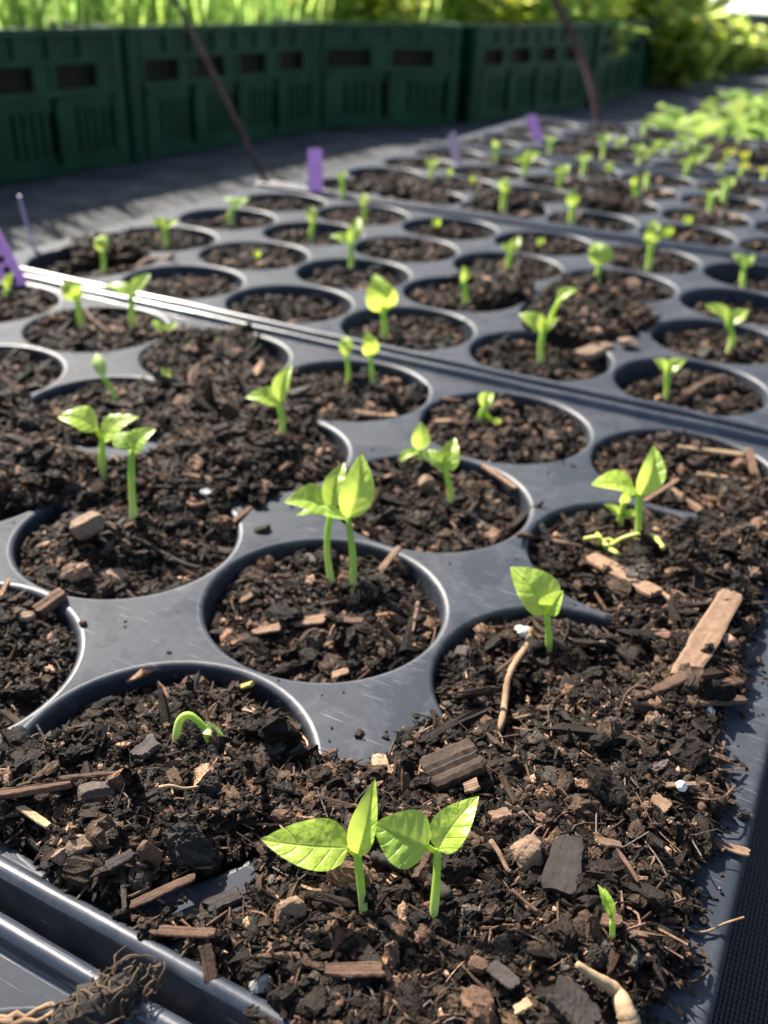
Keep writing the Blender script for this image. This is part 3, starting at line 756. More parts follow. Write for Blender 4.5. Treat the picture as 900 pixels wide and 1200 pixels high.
# --- second tray
seedling('seedling topped by one big puckered round leaf, behind the close pair', (450, 400), (449, 366), 9,
         [((440, 320), 38, dict(fold=.25, curl=.2, shape=1.1, tint=(1.25, 1.2, 1.1))), ((455, 345), 20, dict(fold=.4))])
seedling('forked seedling with a cupped leaf and a higher bent second shoot', (635, 424), (636, 391), 9,
         [((609, 366), 26, dict(fold=.4, curl=.2)), ((655, 372), 12, dict(fold=.5)), ((677, 338), 16, dict(start=(654, 352), face=.6, upw=.8))])
seedling('seedling with two level open leaves, standing at the right in the second tray', (853, 415), (853, 379), 9,
         [((827, 356), 22, dict(face=.7, upw=.7)), ((876, 362), 20, dict(face=.7, upw=.7))])
seedling('small Y-shaped seedling in the shaded cell behind the rim at right', (780, 471), (781, 437), 8,
         [((766, 420), 17, dict(fold=.4)), ((804, 421), 18, dict(fold=.4))])
seedling('bare thin shoot without open leaves leaning in the merged soil', (546, 359), (543, 330), 8, [((543, 311), 12, dict(fold=.8))])
seedling('seedling with one large round leaf like a paddle in the second tray', (703, 334), (703, 312), 8, [((697, 283), 32, dict(fold=.2, curl=.15, shape=1.15))])
seedling('seedling with a wedge-shaped folded leaf above the dark merged soil', (597, 322), (599, 297), 8,
         [((586, 286), 18, dict(fold=.3)), ((609, 276), 15, dict(fold=.4))])
seedling('two-leaf seedling with one leaf raised, behind the puckered-leaf seedling', (411, 318), (411, 286), 8,
         [((387, 276), 15, dict(face=.5, upw=1)), ((420, 253), 20, dict(fold=.3))])
seedling('narrow seedling below the upright purple tag', (367, 285), (367, 263), 7, [((366, 241), 15, dict(fold=.5))])
seedling('slim upright seedling to the right of the upright purple tag', (427, 263), (427, 243), 6, [((426, 226), 13, dict(fold=.6))])
seedling('T-shaped seedling near the rusty rod foot with two flat leaves', (277, 266), (277, 243), 7, [((262, 232), 12, dict(upw=1, face=.4)), ((292, 231), 13, dict(upw=1, face=.5))])
seedling('Y-shaped seedling above the curled bark strip by the grey ground', (195, 293), (193, 268), 7, [((177, 257), 14, dict(upw=.8)), ((209, 258), 15, dict(upw=.8))])
seedling('lone bud seedling at the tray corner by the pale stake tag', (120, 322), (120, 296), 7, [((119, 274), 19, dict(fold=.3, curl=.2))])
seedling('two-lobed seedling with round leaves by the right edge, above the level-leaved one', (872, 341), (872, 312), 8,
         [((858, 297), 18, dict(fold=.2)), ((884, 298), 17, dict(fold=.2))])
seedling('tall seedling with a broad bright leaf behind the paddle-leaf one', (760, 319), (763, 287), 9, [((766, 257), 25, dict(fold=.25, curl=.15)), ((753, 280), 15, dict(fold=.3))])
# --- third tray and beyond
G3 = 'small seedlings in the back trays'
seedling('tall bright seedling on its own in the third tray, topped by a single leaf', (671, 265), (671, 243), 9, [((669, 221), 18, dict(fold=.3))], group=G3)
seedling('upright seedling with a square-topped leaf in the third tray', (590, 249), (591, 226), 9, [((593, 207), 16, dict(fold=.4))], group=G3)
seedling('open T-shaped seedling between the square-topped one and the yellow bud', (658, 226), (658, 206), 7, [((647, 199), 13, {}), ((667, 192), 15, {})], group=G3)
seedling('thick yellow-green shoot, the taller of a pair, in the third tray', (743, 236), (743, 218), 10, [((744, 205), 13, dict(tint=(1.3, 1.2, .9)))], group=G3)
seedling('thin pale shoot, the fainter of a pair, in the third tray', (757, 224), (757, 210), 8, [((758, 201), 9, dict(tint=(1.1, 1.1, .9)))], group=G3)
seedling('seedling with two slanting leaves in front of the slanted purple tag', (615, 209), (617, 191), 8, [((602, 186), 13, {}), ((632, 177), 17, {})], group=G3)
seedling('flat-topped seedling behind the round yellow bud', (682, 206), (684, 188), 8, [((674, 183), 11, {}), ((695, 181), 13, {})], group=G3)
seedling('lower of two overlapping seedlings at the right of the third tray', (831, 251), (834, 229), 9, [((825, 225), 12, {}), ((844, 222), 13, {})], group=G3)
seedling('upper of two overlapping seedlings at the right of the third tray', (848, 240), (851, 219), 9, [((841, 212), 13, {}), ((861, 207), 14, {})], group=G3)
seedling('leaning double-leaf seedling below the row of small sprouts', (807, 213), (808, 193), 8, [((796, 190), 13, {}), ((821, 179), 17, {})], group=G3)
seedling('pale seedling with a flat top near the grey edge of the third tray', (506, 215), (507, 194), 7, [((498, 188), 11, {}), ((517, 188), 11, {})], group=G3)
seedling('seedling with a rounded top standing at the tray edge between the two thin tags', (580, 191), (580, 172), 7, [((578, 163), 14, {}), ((586, 168), 9, {})], group=G3)
seedling('small seedling right beside the slanted purple tag', (642, 182), (644, 166), 6, [((637, 161), 8, {}), ((653, 162), 9, {})], group=G3)
seedling('seedling just right of the wide purple tag at the grey ground edge', (401, 233), (401, 212), 7, [((396, 202), 11, {}), ((406, 200), 10, {})], group=G3)
FAR = [(705, 188, 155, 'small back-row seedling at the foot of the curved stake'), (725, 182, 160, 'small back-row seedling second from the curved stake'),
       (746, 194, 168, 'tiny seedling beside an orange bark chip, lower in the back row'), (758, 192, 173, 'tiny dark seedling tucked behind the low back-row one'),
       (769, 186, 163, 'tiny seedling with a wedge leaf in the back row'), (781, 184, 165, 'round-topped tiny seedling left of the tall back-row group'),
       (798, 180, 156, 'tall back-row seedling with a flat leaf'), (806, 178, 160, 'short back-row seedling close against the tall flat-leaved one'),
       (818, 178, 153, 'round-headed back-row seedling under the bright leafy row'), (826, 185, 170, 'low green seedling below the round-headed one'),
       (853, 192, 174, 'yellowing seedling with a ragged round head'), (871, 200, 176, 'tall yellow seedling with two stacked heads by the frame edge'),
       (870, 210, 190, 'green seedling under the tall yellow one'), (893, 212, 196, 'yellow bud seedling at the outer edge of the third tray'),
       (841, 168, 152, 'grey-green sprout in shade before the bright leafy row'), (866, 168, 154, 'dim sprout between two bright leafy plants'),
       (755, 160, 140, 'thin tall sprout standing before the bright leafy row')]
for u, v, t, lb in FAR:
    w = 13 if 'round' in lb or 'head' in lb else 9
    yl = dict(tint=(1.7, 1.25, .8)) if 'yellow' in lb else {}
    seedling(lb, (u, v), (u+1, v-(v-t)*.55), 6, [((u-6, t+2), w, dict(upw=.7, **yl)), ((u+8, t), w, dict(upw=.7, **yl))], group=G3)

# bud-only sprouts: a folded seed leaf on a very short stalk
def sprout(label, u, v, w, pale=False):
    b = on_soil(u, v+w*.45); d0 = depth(b); k = px2(d0)
    root = empty('sprout', b, label, 'sprout', 'sprouts just breaking the soil')
    mb = MB(); mb.tube(spline([(0, 0, -.02), (0, 0, w*k*.25), RT*w*k*.1+np.array([0, 0, w*k*.5])], 6), w*k*.14, 8)
    link('stem', mb.mesh('sprout_stem', M_STEM, True), root)
    for sgn in (-1, 1):
        mb = MB(); t = np.array([0, 0, w*k*1.15])+RT*w*k*.28*sgn
        leaf_mesh(mb, np.array([0, 0, w*k*.2]), t, w*k*.85, unit(TO_CAM*.6+RT*sgn*.6), -.55, .2, (1.2, 1.15, .9))
        link('leaf', mb.mesh('sprout_leaf', M_PALE if pale else M_LEAF, True), root)
sprout('round pale sprout just breaking the soil behind the winged seedling', 196, 442, 17, True)
sprout('tiny pale bud in the soil, left of two by the shiny rim', 223, 406, 9, True)
sprout('tiny pale bud in the soil, right of two by the shiny rim', 256, 400, 9, True)
sprout('dim green sprout low in a dark cell left of the purple tag', 301, 301, 11)
sprout('small sprout in the cell beside the wedge-leaved seedling', 633, 287, 12)
sprout('small sprout in the third cell row next to the second rim', 511, 264, 12)
sprout('lower bud of two beside the tall broad-leaved seedling', 783, 275, 14)
sprout('upper bud of two beside the tall broad-leaved seedling', 805, 261, 12)
sprout('round yellow bud low in the third tray', 713, 199, 13, True)
sprout('dim bud near the corner of the third tray by the grey thin tag', 526, 204, 9)
sprout('dim bud beside an orange chip near the grey thin tag', 553, 213, 9)
sprout('faint yellow sprout on the far cells below the leafy row', 842, 198, 9, True)
sprout('single green speck sprout beside the straw at the tray edge', 777, 546, 6)

# the hooked seedling
def hook():
    b = on_soil(208, 878); d0 = depth(b); u = px2(d0)
    root = empty('seedling', b, 'hooked white-green seedling just arching out of the bark mix', 'seedling', 'bean seedlings in the trays')
    pts = [(208, 885), (207, 862), (211, 844), (221, 838), (232, 845), (241, 855)]
    P = np.array([at_depth(x, y, d0) for x, y in pts]); mb = MB()
    Q = spline(P, 20); mb.tube(Q-b, np.linspace(.52, .40, len(Q))*10*u, 10)
    link('stem', mb.mesh('hook_stem', M_STEM, True), root)
    j = P[-1]
    for tip, w, dd, pale in (((262, 862), 17, -.02, True), ((259, 874), 15, .0, False), ((254, 860), 16, .03, True)):
        mb = MB(); leaf_mesh(mb, j-b-unit(at_depth(*tip, d0)-j)*u*4, at_depth(*tip, d0+dd)-b, w*u, unit(TO_CAM+np.array([0, 0, .8])), .4, .12, (1, 1, 1))
        link('leaf', mb.mesh('hook_leaf', M_PALE if pale else M_LEAF, True), root)
hook()
# limp yellow-green threads
def threads():
    b = on_soil(720, 640); root = empty('wilted_seedling', b, 'wilted yellow-green thready seedling lying on the soil beside a pale wood slat', 'wilted seedling')
    M = mat_plain('wilted_stalk', (.45, .48, .10), .5, .15, 100, 0)
    for pts, nm in (([(685, 632), (700, 630), (708, 640), (722, 648), (728, 655)], 'stalk'), ([(700, 626), (712, 640), (728, 632), (745, 627), (765, 628), (777, 642)], 'stalk'), ([(722, 645), (715, 633), (700, 638)], 'stalk')):
        P = [on_soil(x, y, .05+.03*(i % 2)) for i, (x, y) in enumerate(pts)]
        mb = MB(); Q = spline(P, 22); mb.tube(Q-b, .011, 7); link(nm, mb.mesh('wilted_stalk', M, True), root)
threads()

# ------------------------------------------------------------------ loose pieces lying on the soil, each its own thing
def hexslab(P0, P1, w, th, seed, rough=.12, nu=15, nv=11, taper=(1, 1), bow=0.0, up=(0, 0, 1)):
    r = np.random.default_rng(seed); P0 = np.asarray(P0); P1 = np.asarray(P1)
    ax = unit(P1-P0); upv = np.array(up, float); sd = unit(np.cross(upv, ax)); nm = np.cross(ax, sd); Ln = np.linalg.norm(P1-P0)
    V = []; UV = []; ridge = r.normal(0, .10, (2, nv))
    edge = np.cumsum(r.normal(0, rough*.5, (nu, 2)), 0); edge -= edge.mean(0); endj = np.cumsum(r.normal(0, rough*.45, (2, nv)), 1)*w/Ln
    for lay in (0, 1):
        for i in range(nu):
            t = i/(nu-1)
            for j in range(nv):
                s_ = 2*j/(nv-1)-1
                tt = t + (endj[0][j] if i == 0 else endj[1][j] if i == nu-1 else 0)
                wd = w*.5*(taper[0]*(1-t)+taper[1]*t)*(1+(edge[i][0] if s_ < 0 else edge[i][1])*abs(s_))*(.8 if i in (0, nu-1) else 1)
                z = (th*.5 if lay else -th*.5)*(1+ridge[lay][j]+r.normal(0, .035))*(1 if abs(s_) < .9 else .6)+bow*math.sin(math.pi*t)
                V.append(P0+ax*Ln*tt+sd*wd*s_+nm*z); UV.append((t*Ln*12, s_*.5*w*12+seed))
    Q = []; n = nu*nv
    for i in range(nu-1):
        for j in range(nv-1):
            a = i*nv+j
            Q += [(n+a, n+a+1, n+a+nv+1, n+a+nv)[::-1], (a, a+1, a+nv+1, a+nv)]
    for i in range(nu-1):
        for j in (0, nv-1):
            a = i*nv+j; q = (a, a+nv, n+a+nv, n+a); Q.append(q if j else q[::-1])
    for j in range(nv-1):
        for i in (0, nu-1):
            a = i*nv+j; q = (a, a+1, n+a+1, n+a); Q.append(q[::-1] if i else q)
    return V, Q, UV
SEED = [0]
def chip(name, label, cat, a, b, wpx, mat, th=.35, lift=(.02, .02), group=None, taper=(1, 1), bow=0, rough=.12):
    SEED[0] += 1
    ex = .022 if 'lip' not in label else .004
    A = on_soil(*a, lift[0]+ex); B = on_soil(*b, lift[1]+ex); u = px2(depth(A)*.5+depth(B)*.5)
    V, Q, UV = hexslab(A, B, wpx*u, max(wpx*u*th, .008), SEED[0], rough, taper=taper, bow=bow)
    c = .5*(A+B); mb = MB(); mb.add(np.array(V)-c, Q, None, (1, 1, 1), UV)
    o = link(name, mb.mesh(name, mat, False, 'grain'), None, c); tag(o, label, cat, group); return o
def lump(name, label, cat, u0, v0, wpx, hpx, mat, lift=.02, group=None, seed=None, rough=.16, depthf=.9):
    SEED[0] += 1; r = np.random.default_rng(SEED[0]+40)
    c = on_soil(u0, v0+hpx*.25, lift+(.012 if lift > .008 else 0)); k = px2(depth(c))
    import bmesh
    clod = rough >= .4
    bm = bmesh.new(); bmesh.ops.create_icosphere(bm, subdivisions=5 if clod else 4, radius=1.0)
    V = np.array([v.co[:] for v in bm.verts]); F = np.array([[v.index for v in f.verts] for f in bm.faces]); bm.free()
    cuts = r.normal(0, 1, (9, 3)); cuts /= np.linalg.norm(cuts, axis=1, keepdims=True)
    for q in cuts:
        dd = V @ q; lim = r.uniform(.55, .85); V = V-np.where(dd > lim, dd-lim, 0)[:, None]*q
    V += rough*.35*np.stack([fbm(V[:, 0]*1.0+V[:, 2], V[:, 1]+i, 4.0, 3, i) for i in range(3)], -1)
    sd = SEED[0]
    def n3(fq, i): return .5*(fbm(V[:, 0]+.7*V[:, 2], V[:, 1]+sd+3*i, fq, 3, i)+fbm(V[:, 1]-.6*V[:, 0], V[:, 2]+sd-5*i, fq, 3, i+3))
    if clod: V = V*(1+.55*n3(2.2, 0)+.42*n3(6.0, 1)+.30*n3(14.0, 2))[:, None]
    else: V = V*(1+.30*n3(2.5, 0)+.14*n3(8.0, 1))[:, None]
    V = V*np.array([wpx*k*.56, wpx*k*.56*depthf, hpx*k*.62])
    UV = np.stack([V[:, 0]*14, V[:, 1]*14+V[:, 2]*9], -1)
    a = r.uniform(0, .6)
    mb = MB(); mb.add(V, None, F, (1, 1, 1), UV)
    o = link(name, mb.mesh(name, mat, False, 'grain'), None, c, math.atan2(RT[1], RT[0])+a*.2); tag(o, label, cat, group); return o
def root(name, label, cat, pts, wpx, mat, lifts=.015, group=None, ends=(1, .6), knob=None):
    P = [on_soil(x, y, (lifts if np.isscalar(lifts) else lifts[i])+(.034 if 'lip' not in label else .006)) for i, (x, y) in enumerate(pts)]
    Q = spline(P, 7*len(P)); c = Q[len(Q)//2]; k = px2(depth(c)); mb = MB(); n = len(Q)
    r = np.random.default_rng(len(label)); rad = np.linspace(ends[0], ends[1], n)*wpx*k*.5*(1+.08*r.normal(0, 1, n).clip(-1, 1))
    if knob: rad[:max(2, n//6)] *= knob
    mb.tube(Q-c, rad, 8)
    o = link(name, mb.mesh(name, mat, True, 'grain'), None, c); tag(o, label, cat, group); return o

GW = 'loose wood pieces on the soil'
chip('wood_sliver', 'long flat tan wood slat, the largest loose piece, tilted up near the tray edge', 'wood sliver', (800, 795), (858, 694), 30, W_TAN, .22, (.03, .09), GW)
chip('bark_strip', 'short brown bark strip touching the foot of the longest tan slat', 'bark strip', (752, 816), (806, 791), 17, W_BROWN, .35, (.02, .04), GW, taper=(.5, 1))
chip('wood_sliver', 'flat tan wood slat lying below the wilted thready seedling', 'wood sliver', (694, 652), (770, 697), 24, W_TAN, .25, (.03, .03), GW)
chip('bark_block', 'big dark grooved bark block at the edge of the bare deck', 'bark block', (500, 910), (560, 884), 50, W_BLOCK, .38, (.02, .05), GW, rough=.05)
chip('bark_strip', 'dark brown bark strip with a split end lying towards the bare tray lip', 'bark strip', (805, 822), (872, 820), 15, W_BROWN, .4, (.02, .03), GW)
chip('bark_strip', 'grey-brown bark sliver just above the split-end strip', 'bark strip', (828, 805), (868, 797), 14, W_BROWN, .4, (.03, .02), GW)
root('dry_root', 'long pale forked root running down from a white scrap', 'root', [(622, 737), (618, 755), (598, 788), (592, 820), (588, 845), (578, 872)], 9, W_ROOT, .025, None, (1, .9))
root('dry_root', 'short brown root branching from the long pale forked root', 'root', [(613, 762), (598, 775), (582, 788)], 6, W_BROWN, .02)
lump('paper_scrap', 'white crumpled scrap at the head of the long pale root', 'scrap', 613, 737, 19, 12, M_WHITE, .03, None, None, .6)
root('dry_root', 'thin arched brown rootlet beside the dark hollow', 'root', [(727, 832), (735, 812), (750, 804), (768, 812), (782, 828)], 3.5, W_BROWN, [.01, .05, .06, .05, .01])
root('dry_root', 'thin brown root sticking out over the deck towards the cell with two close shoots', 'root', [(608, 627), (635, 631), (660, 636), (682, 641)], 7, W_BROWN, [.01, .02, .03, .02])
root('dry_root', 'fine wiry tan root looping out over the bare tray lip', 'root', [(772, 1038), (795, 1050), (803, 1068), (806, 1088), (826, 1092), (850, 1082), (872, 1075)], 3.6, W_ROOT, [.01, .03, .04, .01, .008, .012, .03], None, (1, .8))
root('dry_root', 'thick pale root flaring towards the bottom, near the closed spear seedling', 'root', [(676, 1130), (700, 1147), (722, 1162), (733, 1185), (742, 1215)], 15, W_STRAW, .03, None, (.55, 1.9))
root('twig', 'smooth dark twig lying behind the twin-leaf pair at the front', 'twig', [(436, 1003), (458, 1010), (490, 1022), (512, 1038), (525, 1050)], 17, W_DARK, .02, None, (.8, 1.0))
lump('bark_lump', 'angular tan bark lump, biggest pale one right of the front seedlings', 'bark lump', 623, 992, 48, 42, W_STONE, .02, GW)
chip('bark_flake', 'flat black bark flake leaning beside the angular tan lump', 'bark flake', (668, 985), (655, 1044), 50, W_DARK, .16, (.05, .015), GW, taper=(.6, 1), rough=.07)
lump('soil_clod', 'large rough black soil clod, biggest clod in the front corner', 'soil clod', 220, 985, 66, 66, W_CLOD, .01, None, rough=.5)
lump('soil_clod', 'smaller round black clod below the hooked seedling', 'soil clod', 246, 918, 28, 24, W_CLOD, .02, None, rough=.5)
lump('stone', 'smooth grey-brown stone among the long splinters', 'stone', 108, 926, 46, 30, W_STONEDK, .015)
lump('bark_lump', 'brown bark lump touching the largest clod', 'bark lump', 175, 993, 27, 30, W_BROWN, .03, GW)
lump('bark_lump', 'rough tan crumb near the front rim', 'bark lump', 71, 997, 20, 22, W_STONE, .03, GW)
lump('bark_lump', 'longer tan crumb beside the rough tan one', 'bark lump', 92, 988, 30, 16, W_STONE, .03, GW)
chip('bark_splinter', 'long fibrous brown splinter reaching from the frame edge to the stone', 'splinter', (-4, 932), (84, 918), 16, W_BROWN, .5, (.03, .03), GW, (1, .5))
chip('bark_splinter', 'thin brown splinter just above the long fibrous one', 'splinter', (70, 912), (150, 905), 6, W_BROWN, .6, (.04, .03), GW)
chip('wood_stick', 'short pale stick with a bright cut end near the frame edge', 'stick', (20, 943), (58, 969), 9, W_STRAW, .5, (.03, .03), GW)
chip('bark_strip', 'reddish bark strip at the frame edge below the pale stick', 'bark strip', (-8, 956), (24, 950), 14, W_BROWN, .4, (.02, .03), GW)
chip('bark_strip', 'dark curved strip running beside the largest clod', 'bark strip', (124, 1018), (158, 998), 14, W_DARK, .5, (.03, .04), GW)
chip('wood_chip', 'upright splinter chip with a frayed tip under the hooked seedling', 'wood chip', (200, 902), (208, 920), 13, W_TAN, .3, (.05, .02), GW)
root('straw', 'pale straw piece below the hooked seedling', 'straw', [(186, 923), (200, 921), (215, 924), (232, 922)], 5, W_STRAW, .03)
chip('wood_chip', 'angular grey chip left of the hooked seedling', 'wood chip', (160, 885), (184, 868), 22, W_GREY, .35, (.03, .05), GW)
lump('bark_lump', 'oval reddish chip at the back of the hooked seedling cell', 'bark lump', 231, 797, 32, 17, W_BROWN, .025, GW)
chip('wood_chip', 'curled tan flake at the back of the hooked seedling cell', 'wood chip', (150, 796), (168, 788), 14, W_TAN, .3, (.03, .07), GW)
chip('wood_chip', 'second curled tan flake, upright beside the first', 'wood chip', (168, 793), (176, 785), 14, W_TAN, .3, (.03, .09), GW)
chip('seed_husk', 'yellow-green seed husk lodged at the cell lip under the bare web', 'husk', (275, 808), (296, 801), 9, mat_plain('husk', (.48, .36, .10), .5, .2, 300, .2), .5, (.03, .03))
chip('wood_sliver', 'small upright-lying brown slat near the front rim', 'wood sliver', (240, 1106), (248, 1150), 16, W_BROWN, .3, (.04, .02), GW)
chip('bark_strip', 'frayed brown strip beside the small brown slat', 'bark strip', (178, 1090), (252, 1094), 13, W_BROWN, .4, (.03, .03), GW)
chip('bark_strip', 'long curved bark strip across the bare deck patch', 'bark strip', (150, 1062), (228, 1028), 11, W_BROWN, .5, (.03, .03), GW)
chip('bark_lump', 'black bark lump resting on the bare deck patch', 'bark lump', (243, 1066), (283, 1048), 22, W_DARK, .6, (.02, .03), GW)
lump('pebble', 'shiny pale pebble half buried near the bottom edge', 'pebble', 306, 1149, 26, 20, mat_plain('pale_pebble', (.30, .28, .25), .15, .3, 300, 0), .02)
chip('bark_sliver', 'rectangular brown bark slat below the front seedling pair', 'bark sliver', (382, 1137), (452, 1136), 18, W_BROWN, .3, (.03, .03), GW)
lump('bark_lump', 'brown angular lump left of the front seedling pair', 'bark lump', 340, 1060, 34, 30, W_STONE, .02, GW)
lump('bark_lump', 'brown heart-shaped chip at the bottom edge', 'bark lump', 560, 1166, 38, 40, W_BROWN, .02, GW)
lump('bark_lump', 'small reddish chip above the heart-shaped one', 'bark lump', 560, 1125, 24, 22, W_BROWN, .02, GW)
chip('bark_flake', 'grey split flake beside the small reddish chip', 'bark flake', (574, 1130), (604, 1155), 20, W_GREY, .3, (.03, .03), GW)
chip('bark_block', 'dark fibrous block at the bottom edge by the flaring root', 'bark block', (655, 1160), (690, 1200), 42, W_DARK, .4, (.03, .03), GW)
chip('wood_chip', 'pale frayed chip lit at the bottom of the frame', 'wood chip', (603, 1186), (622, 1172), 11, W_STRAW, .4, (.03, .05), GW)
root('twig', 'thin brown twig right of the dark front twig', 'twig', [(600, 1043), (615, 1056), (630, 1068)], 5, W_BROWN, .02)
root('twig', 'curved tan twig between the tan lump and the dark twig', 'twig', [(575, 985), (585, 1000), (594, 1018), (598, 1022)], 7, W_TAN, .02)
chip('wood_chip', 'pale square chip above the angular tan lump', 'wood chip', (543, 924), (562, 918), 16, W_TAN, .4, (.03, .04), GW)
chip('wood_chip', 'tan chip pair-piece above the angular tan lump', 'wood chip', (574, 957), (598, 952), 14, W_TAN, .4, (.03, .04), GW)
chip('bark_strip', 'reddish strip behind the closed spear seedling', 'bark strip', (696, 1076), (726, 1080), 16, W_BROWN, .3, (.03, .03), GW)
lump('bark_lump', 'dark round crumb at the foot of the closed spear seedling', 'bark lump', 698, 1116, 26, 22, W_CLOD, .02, None, rough=.5)
root('twig', 'slanting pinkish twig right of the closed spear seedling', 'twig', [(758, 1119), (770, 1130), (783, 1142)], 6, W_TAN, .02)
root('twig', 'bent brown twig above the closed spear seedling', 'twig', [(698, 977), (722, 996), (737, 1015), (748, 1034)], 7, W_BROWN, .03)
chip('wood_chip', 'curled tan chip above the bent brown twig', 'wood chip', (700, 985), (726, 990), 13, W_TAN, .3, (.05, .03), GW)
chip('wood_chip', 'bright tan chip in the soil near the upper tray lip', 'wood chip', (766, 936), (785, 948), 18, W_TAN, .3, (.03, .03), GW)
chip('wood_chip', 'long thin tan chip carrying a white crumb', 'wood chip', (780, 920), (816, 919), 7, W_TAN, .5, (.03, .03), GW)
lump('perlite_grain', 'white perlite grain on the long thin tan chip', 'perlite', 799, 919, 14, 9, M_WHITE, .045)
lump('perlite_grain', 'white perlite grain below the split-end bark strip', 'perlite', 832, 831, 14, 14, M_WHITE, .02)
lump('perlite_grain', 'white perlite grain in the overfilled cell behind the twin seedlings', 'perlite', 241, 575, 13, 10, M_WHITE, .02)
chip('wood_chip', 'brown chip lying on the bare tray lip beside the frayed one', 'wood chip', (834, 983), (852, 996), 12, W_BROWN, .3, (.012, .012), GW)
chip('wood_chip', 'frayed tan chip lying on the bare tray lip', 'wood chip', (852, 992), (878, 1000), 12, W_TAN, .3, (.012, .012), GW)
lump('soil_crumb', 'black crumb alone on the bare tray lip', 'soil crumb', 871, 952, 15, 12, W_CLOD, .006)
lump('soil_crumb', 'black crumb resting on the lip above the wiry root', 'soil crumb', 824, 1078, 10, 10, W_CLOD, .006)
lump('soil_crumb', 'brown crumb on the lip near the longest slat', 'soil crumb', 889, 773, 10, 10, W_BROWN, .006)
root('twig', 'tiny knobbly twig curling on the tray lip above the black crumb', 'twig', [(849, 870), (846, 880), (842, 888), (834, 892)], 5, W_BROWN, .012)
root('twig', 'tiny brown twig lying flat on the tray lip', 'twig', [(838, 904), (845, 911)], 6, W_BROWN, .012)
root('twig', 'tiny tan twig piece on the lip beside the black crumb', 'twig', [(851, 935), (858, 938), (863, 941)], 4, W_TAN, .01)
chip('bark_lump', 'brown bark piece standing at the lip below the longest slat', 'bark lump', (866, 790), (872, 806), 10, W_BROWN, .6, (.02, .02), GW)
# twin seedling cell
chip('wood_chip', 'tan rectangular chip in the twin seedling cell', 'wood chip', (346, 732), (378, 724), 14, W_TAN, .3, (.03, .03), GW)
chip('wood_chip', 'tan chip nearer the cell wall in the twin seedling cell', 'wood chip', (300, 741), (329, 734), 13, W_TAN, .3, (.03, .03), GW)
chip('wood_chip', 'brown chip right of the twin seedling stems', 'wood chip', (403, 726), (427, 728), 10, W_BROWN, .3, (.03, .03), GW)
chip('wood_chip', 'tan chip low in the twin seedling cell', 'wood chip', (388, 792), (408, 786), 11, W_TAN, .3, (.03, .03), GW)
chip('wood_stick', 'tan stick poking up to the lip behind the twin seedlings', 'stick', (441, 676), (468, 641), 8, W_TAN, .5, (.02, .10), GW)
chip('wood_stick', 'short tan stick leaning on the lip behind the twin seedlings', 'stick', (464, 655), (475, 674), 8, W_TAN, .5, (.09, .02), GW)
root('twig', 'curved tan twig in the twin seedling cell near the web', 'twig', [(490, 706), (487, 722), (484, 740)], 5, W_TAN, .02)
lump('seed_coat', 'split seed coat at the foot of the right twin seedling', 'seed coat', 414, 700, 10, 18, W_TAN, .03)
# around
chip('wood_chip', 'upturned pale bark flake before the winged seedling', 'bark flake', (92, 588), (116, 565), 20, W_TAN, .25, (.04, .10), GW)
lump('bark_lump', 'tan split lump on the clod heap below the winged seedling', 'bark lump', 105, 610, 40, 30, W_STONE, .05, GW)
lump('bark_lump', 'tan crumb at the foot of the clod heap', 'bark lump', 132, 672, 34, 24, W_STONE, .02, GW)
lump('soil_clod', 'dark square clod in the overfilled cell', 'soil clod', 203, 587, 32, 30, W_CLOD, .02, None, rough=.4)
chip('wood_stick', 'brown stick lying from the overfilled cell onto the bare web', 'stick', (268, 616), (318, 575), 8, W_BROWN, .5, (.03, .03), GW)
root('twig', 'dark twig in the hollow under the heart-leaved seedling', 'twig', [(155, 630), (185, 645), (215, 660), (235, 665)], 6, W_DARK, .02)
lump('bark_lump', 'dark chip alone on the bare web below the stick', 'bark lump', 309, 618, 20, 10, W_DARK, .005, GW)
chip('bark_strip', 'brown chip lodged at the edge of the cell near the frame side', 'bark strip', (44, 716), (74, 696), 20, W_BROWN, .5, (.03, .05), GW)
lump('bark_lump', 'round tan crumb beside the lodged brown chip', 'bark lump', 31, 719, 18, 13, W_STONE, .03, GW)
lump('soil_crumb', 'brown crumb on the web beside the lodged brown chip', 'soil crumb', 96, 728, 10, 9, W_BROWN, .006)
chip('bark_splinter', 'dark splinter lying out over the bare scratched deck', 'splinter', (368, 890), (396, 878), 6, W_BROWN, .5, (.02, .012), GW)
chip('straw', 'pale straw at the far side cell near the frame edge', 'straw', (818, 556), (905, 568), 8, W_STRAW, .5, (.04, .04), GW)
chip('straw', 'thin straw behind the wide-leaved seedling', 'straw', (795, 524), (872, 533), 8, W_STRAW, .5, (.04, .04), GW)
chip('bark_strip', 'brown strip crossing the two straws', 'bark strip', (878, 525), (884, 556), 9, W_BROWN, .5, (.05, .05), GW)
chip('wood_stick', 'thin stick slanting behind the wide-leaved seedling', 'stick', (755, 588), (795, 562), 6, W_TAN, .6, (.03, .03), GW)
chip('wood_stick', 'thin stick along the lip right of the triangular-leaf seedling', 'stick', (566, 546), (604, 572), 6, W_TAN, .6, (.05, .08), GW)
chip('wood_stick', 'short stick below the one lying on the lip', 'stick', (600, 574), (607, 588), 6, W_TAN, .6, (.05, .03), GW)
lump('bark_lump', 'pink-tan bark chip under the tangled seedling', 'bark lump', 498, 563, 22, 20, W_STONE, .03, GW)
chip('wood_chip', 'tan chip in the cell with the curled seedling', 'wood chip', (508, 494), (536, 493), 9, W_TAN, .4, (.03, .03), GW)
chip('straw', 'straw-coloured chip beside the close pair of bud seedlings', 'straw', (442, 487), (465, 487), 8, W_STRAW, .4, (.03, .03), GW)
chip('wood_chip', 'tan chip further along from the close pair', 'wood chip', (418, 483), (440, 486), 9, W_TAN, .4, (.03, .03), GW)
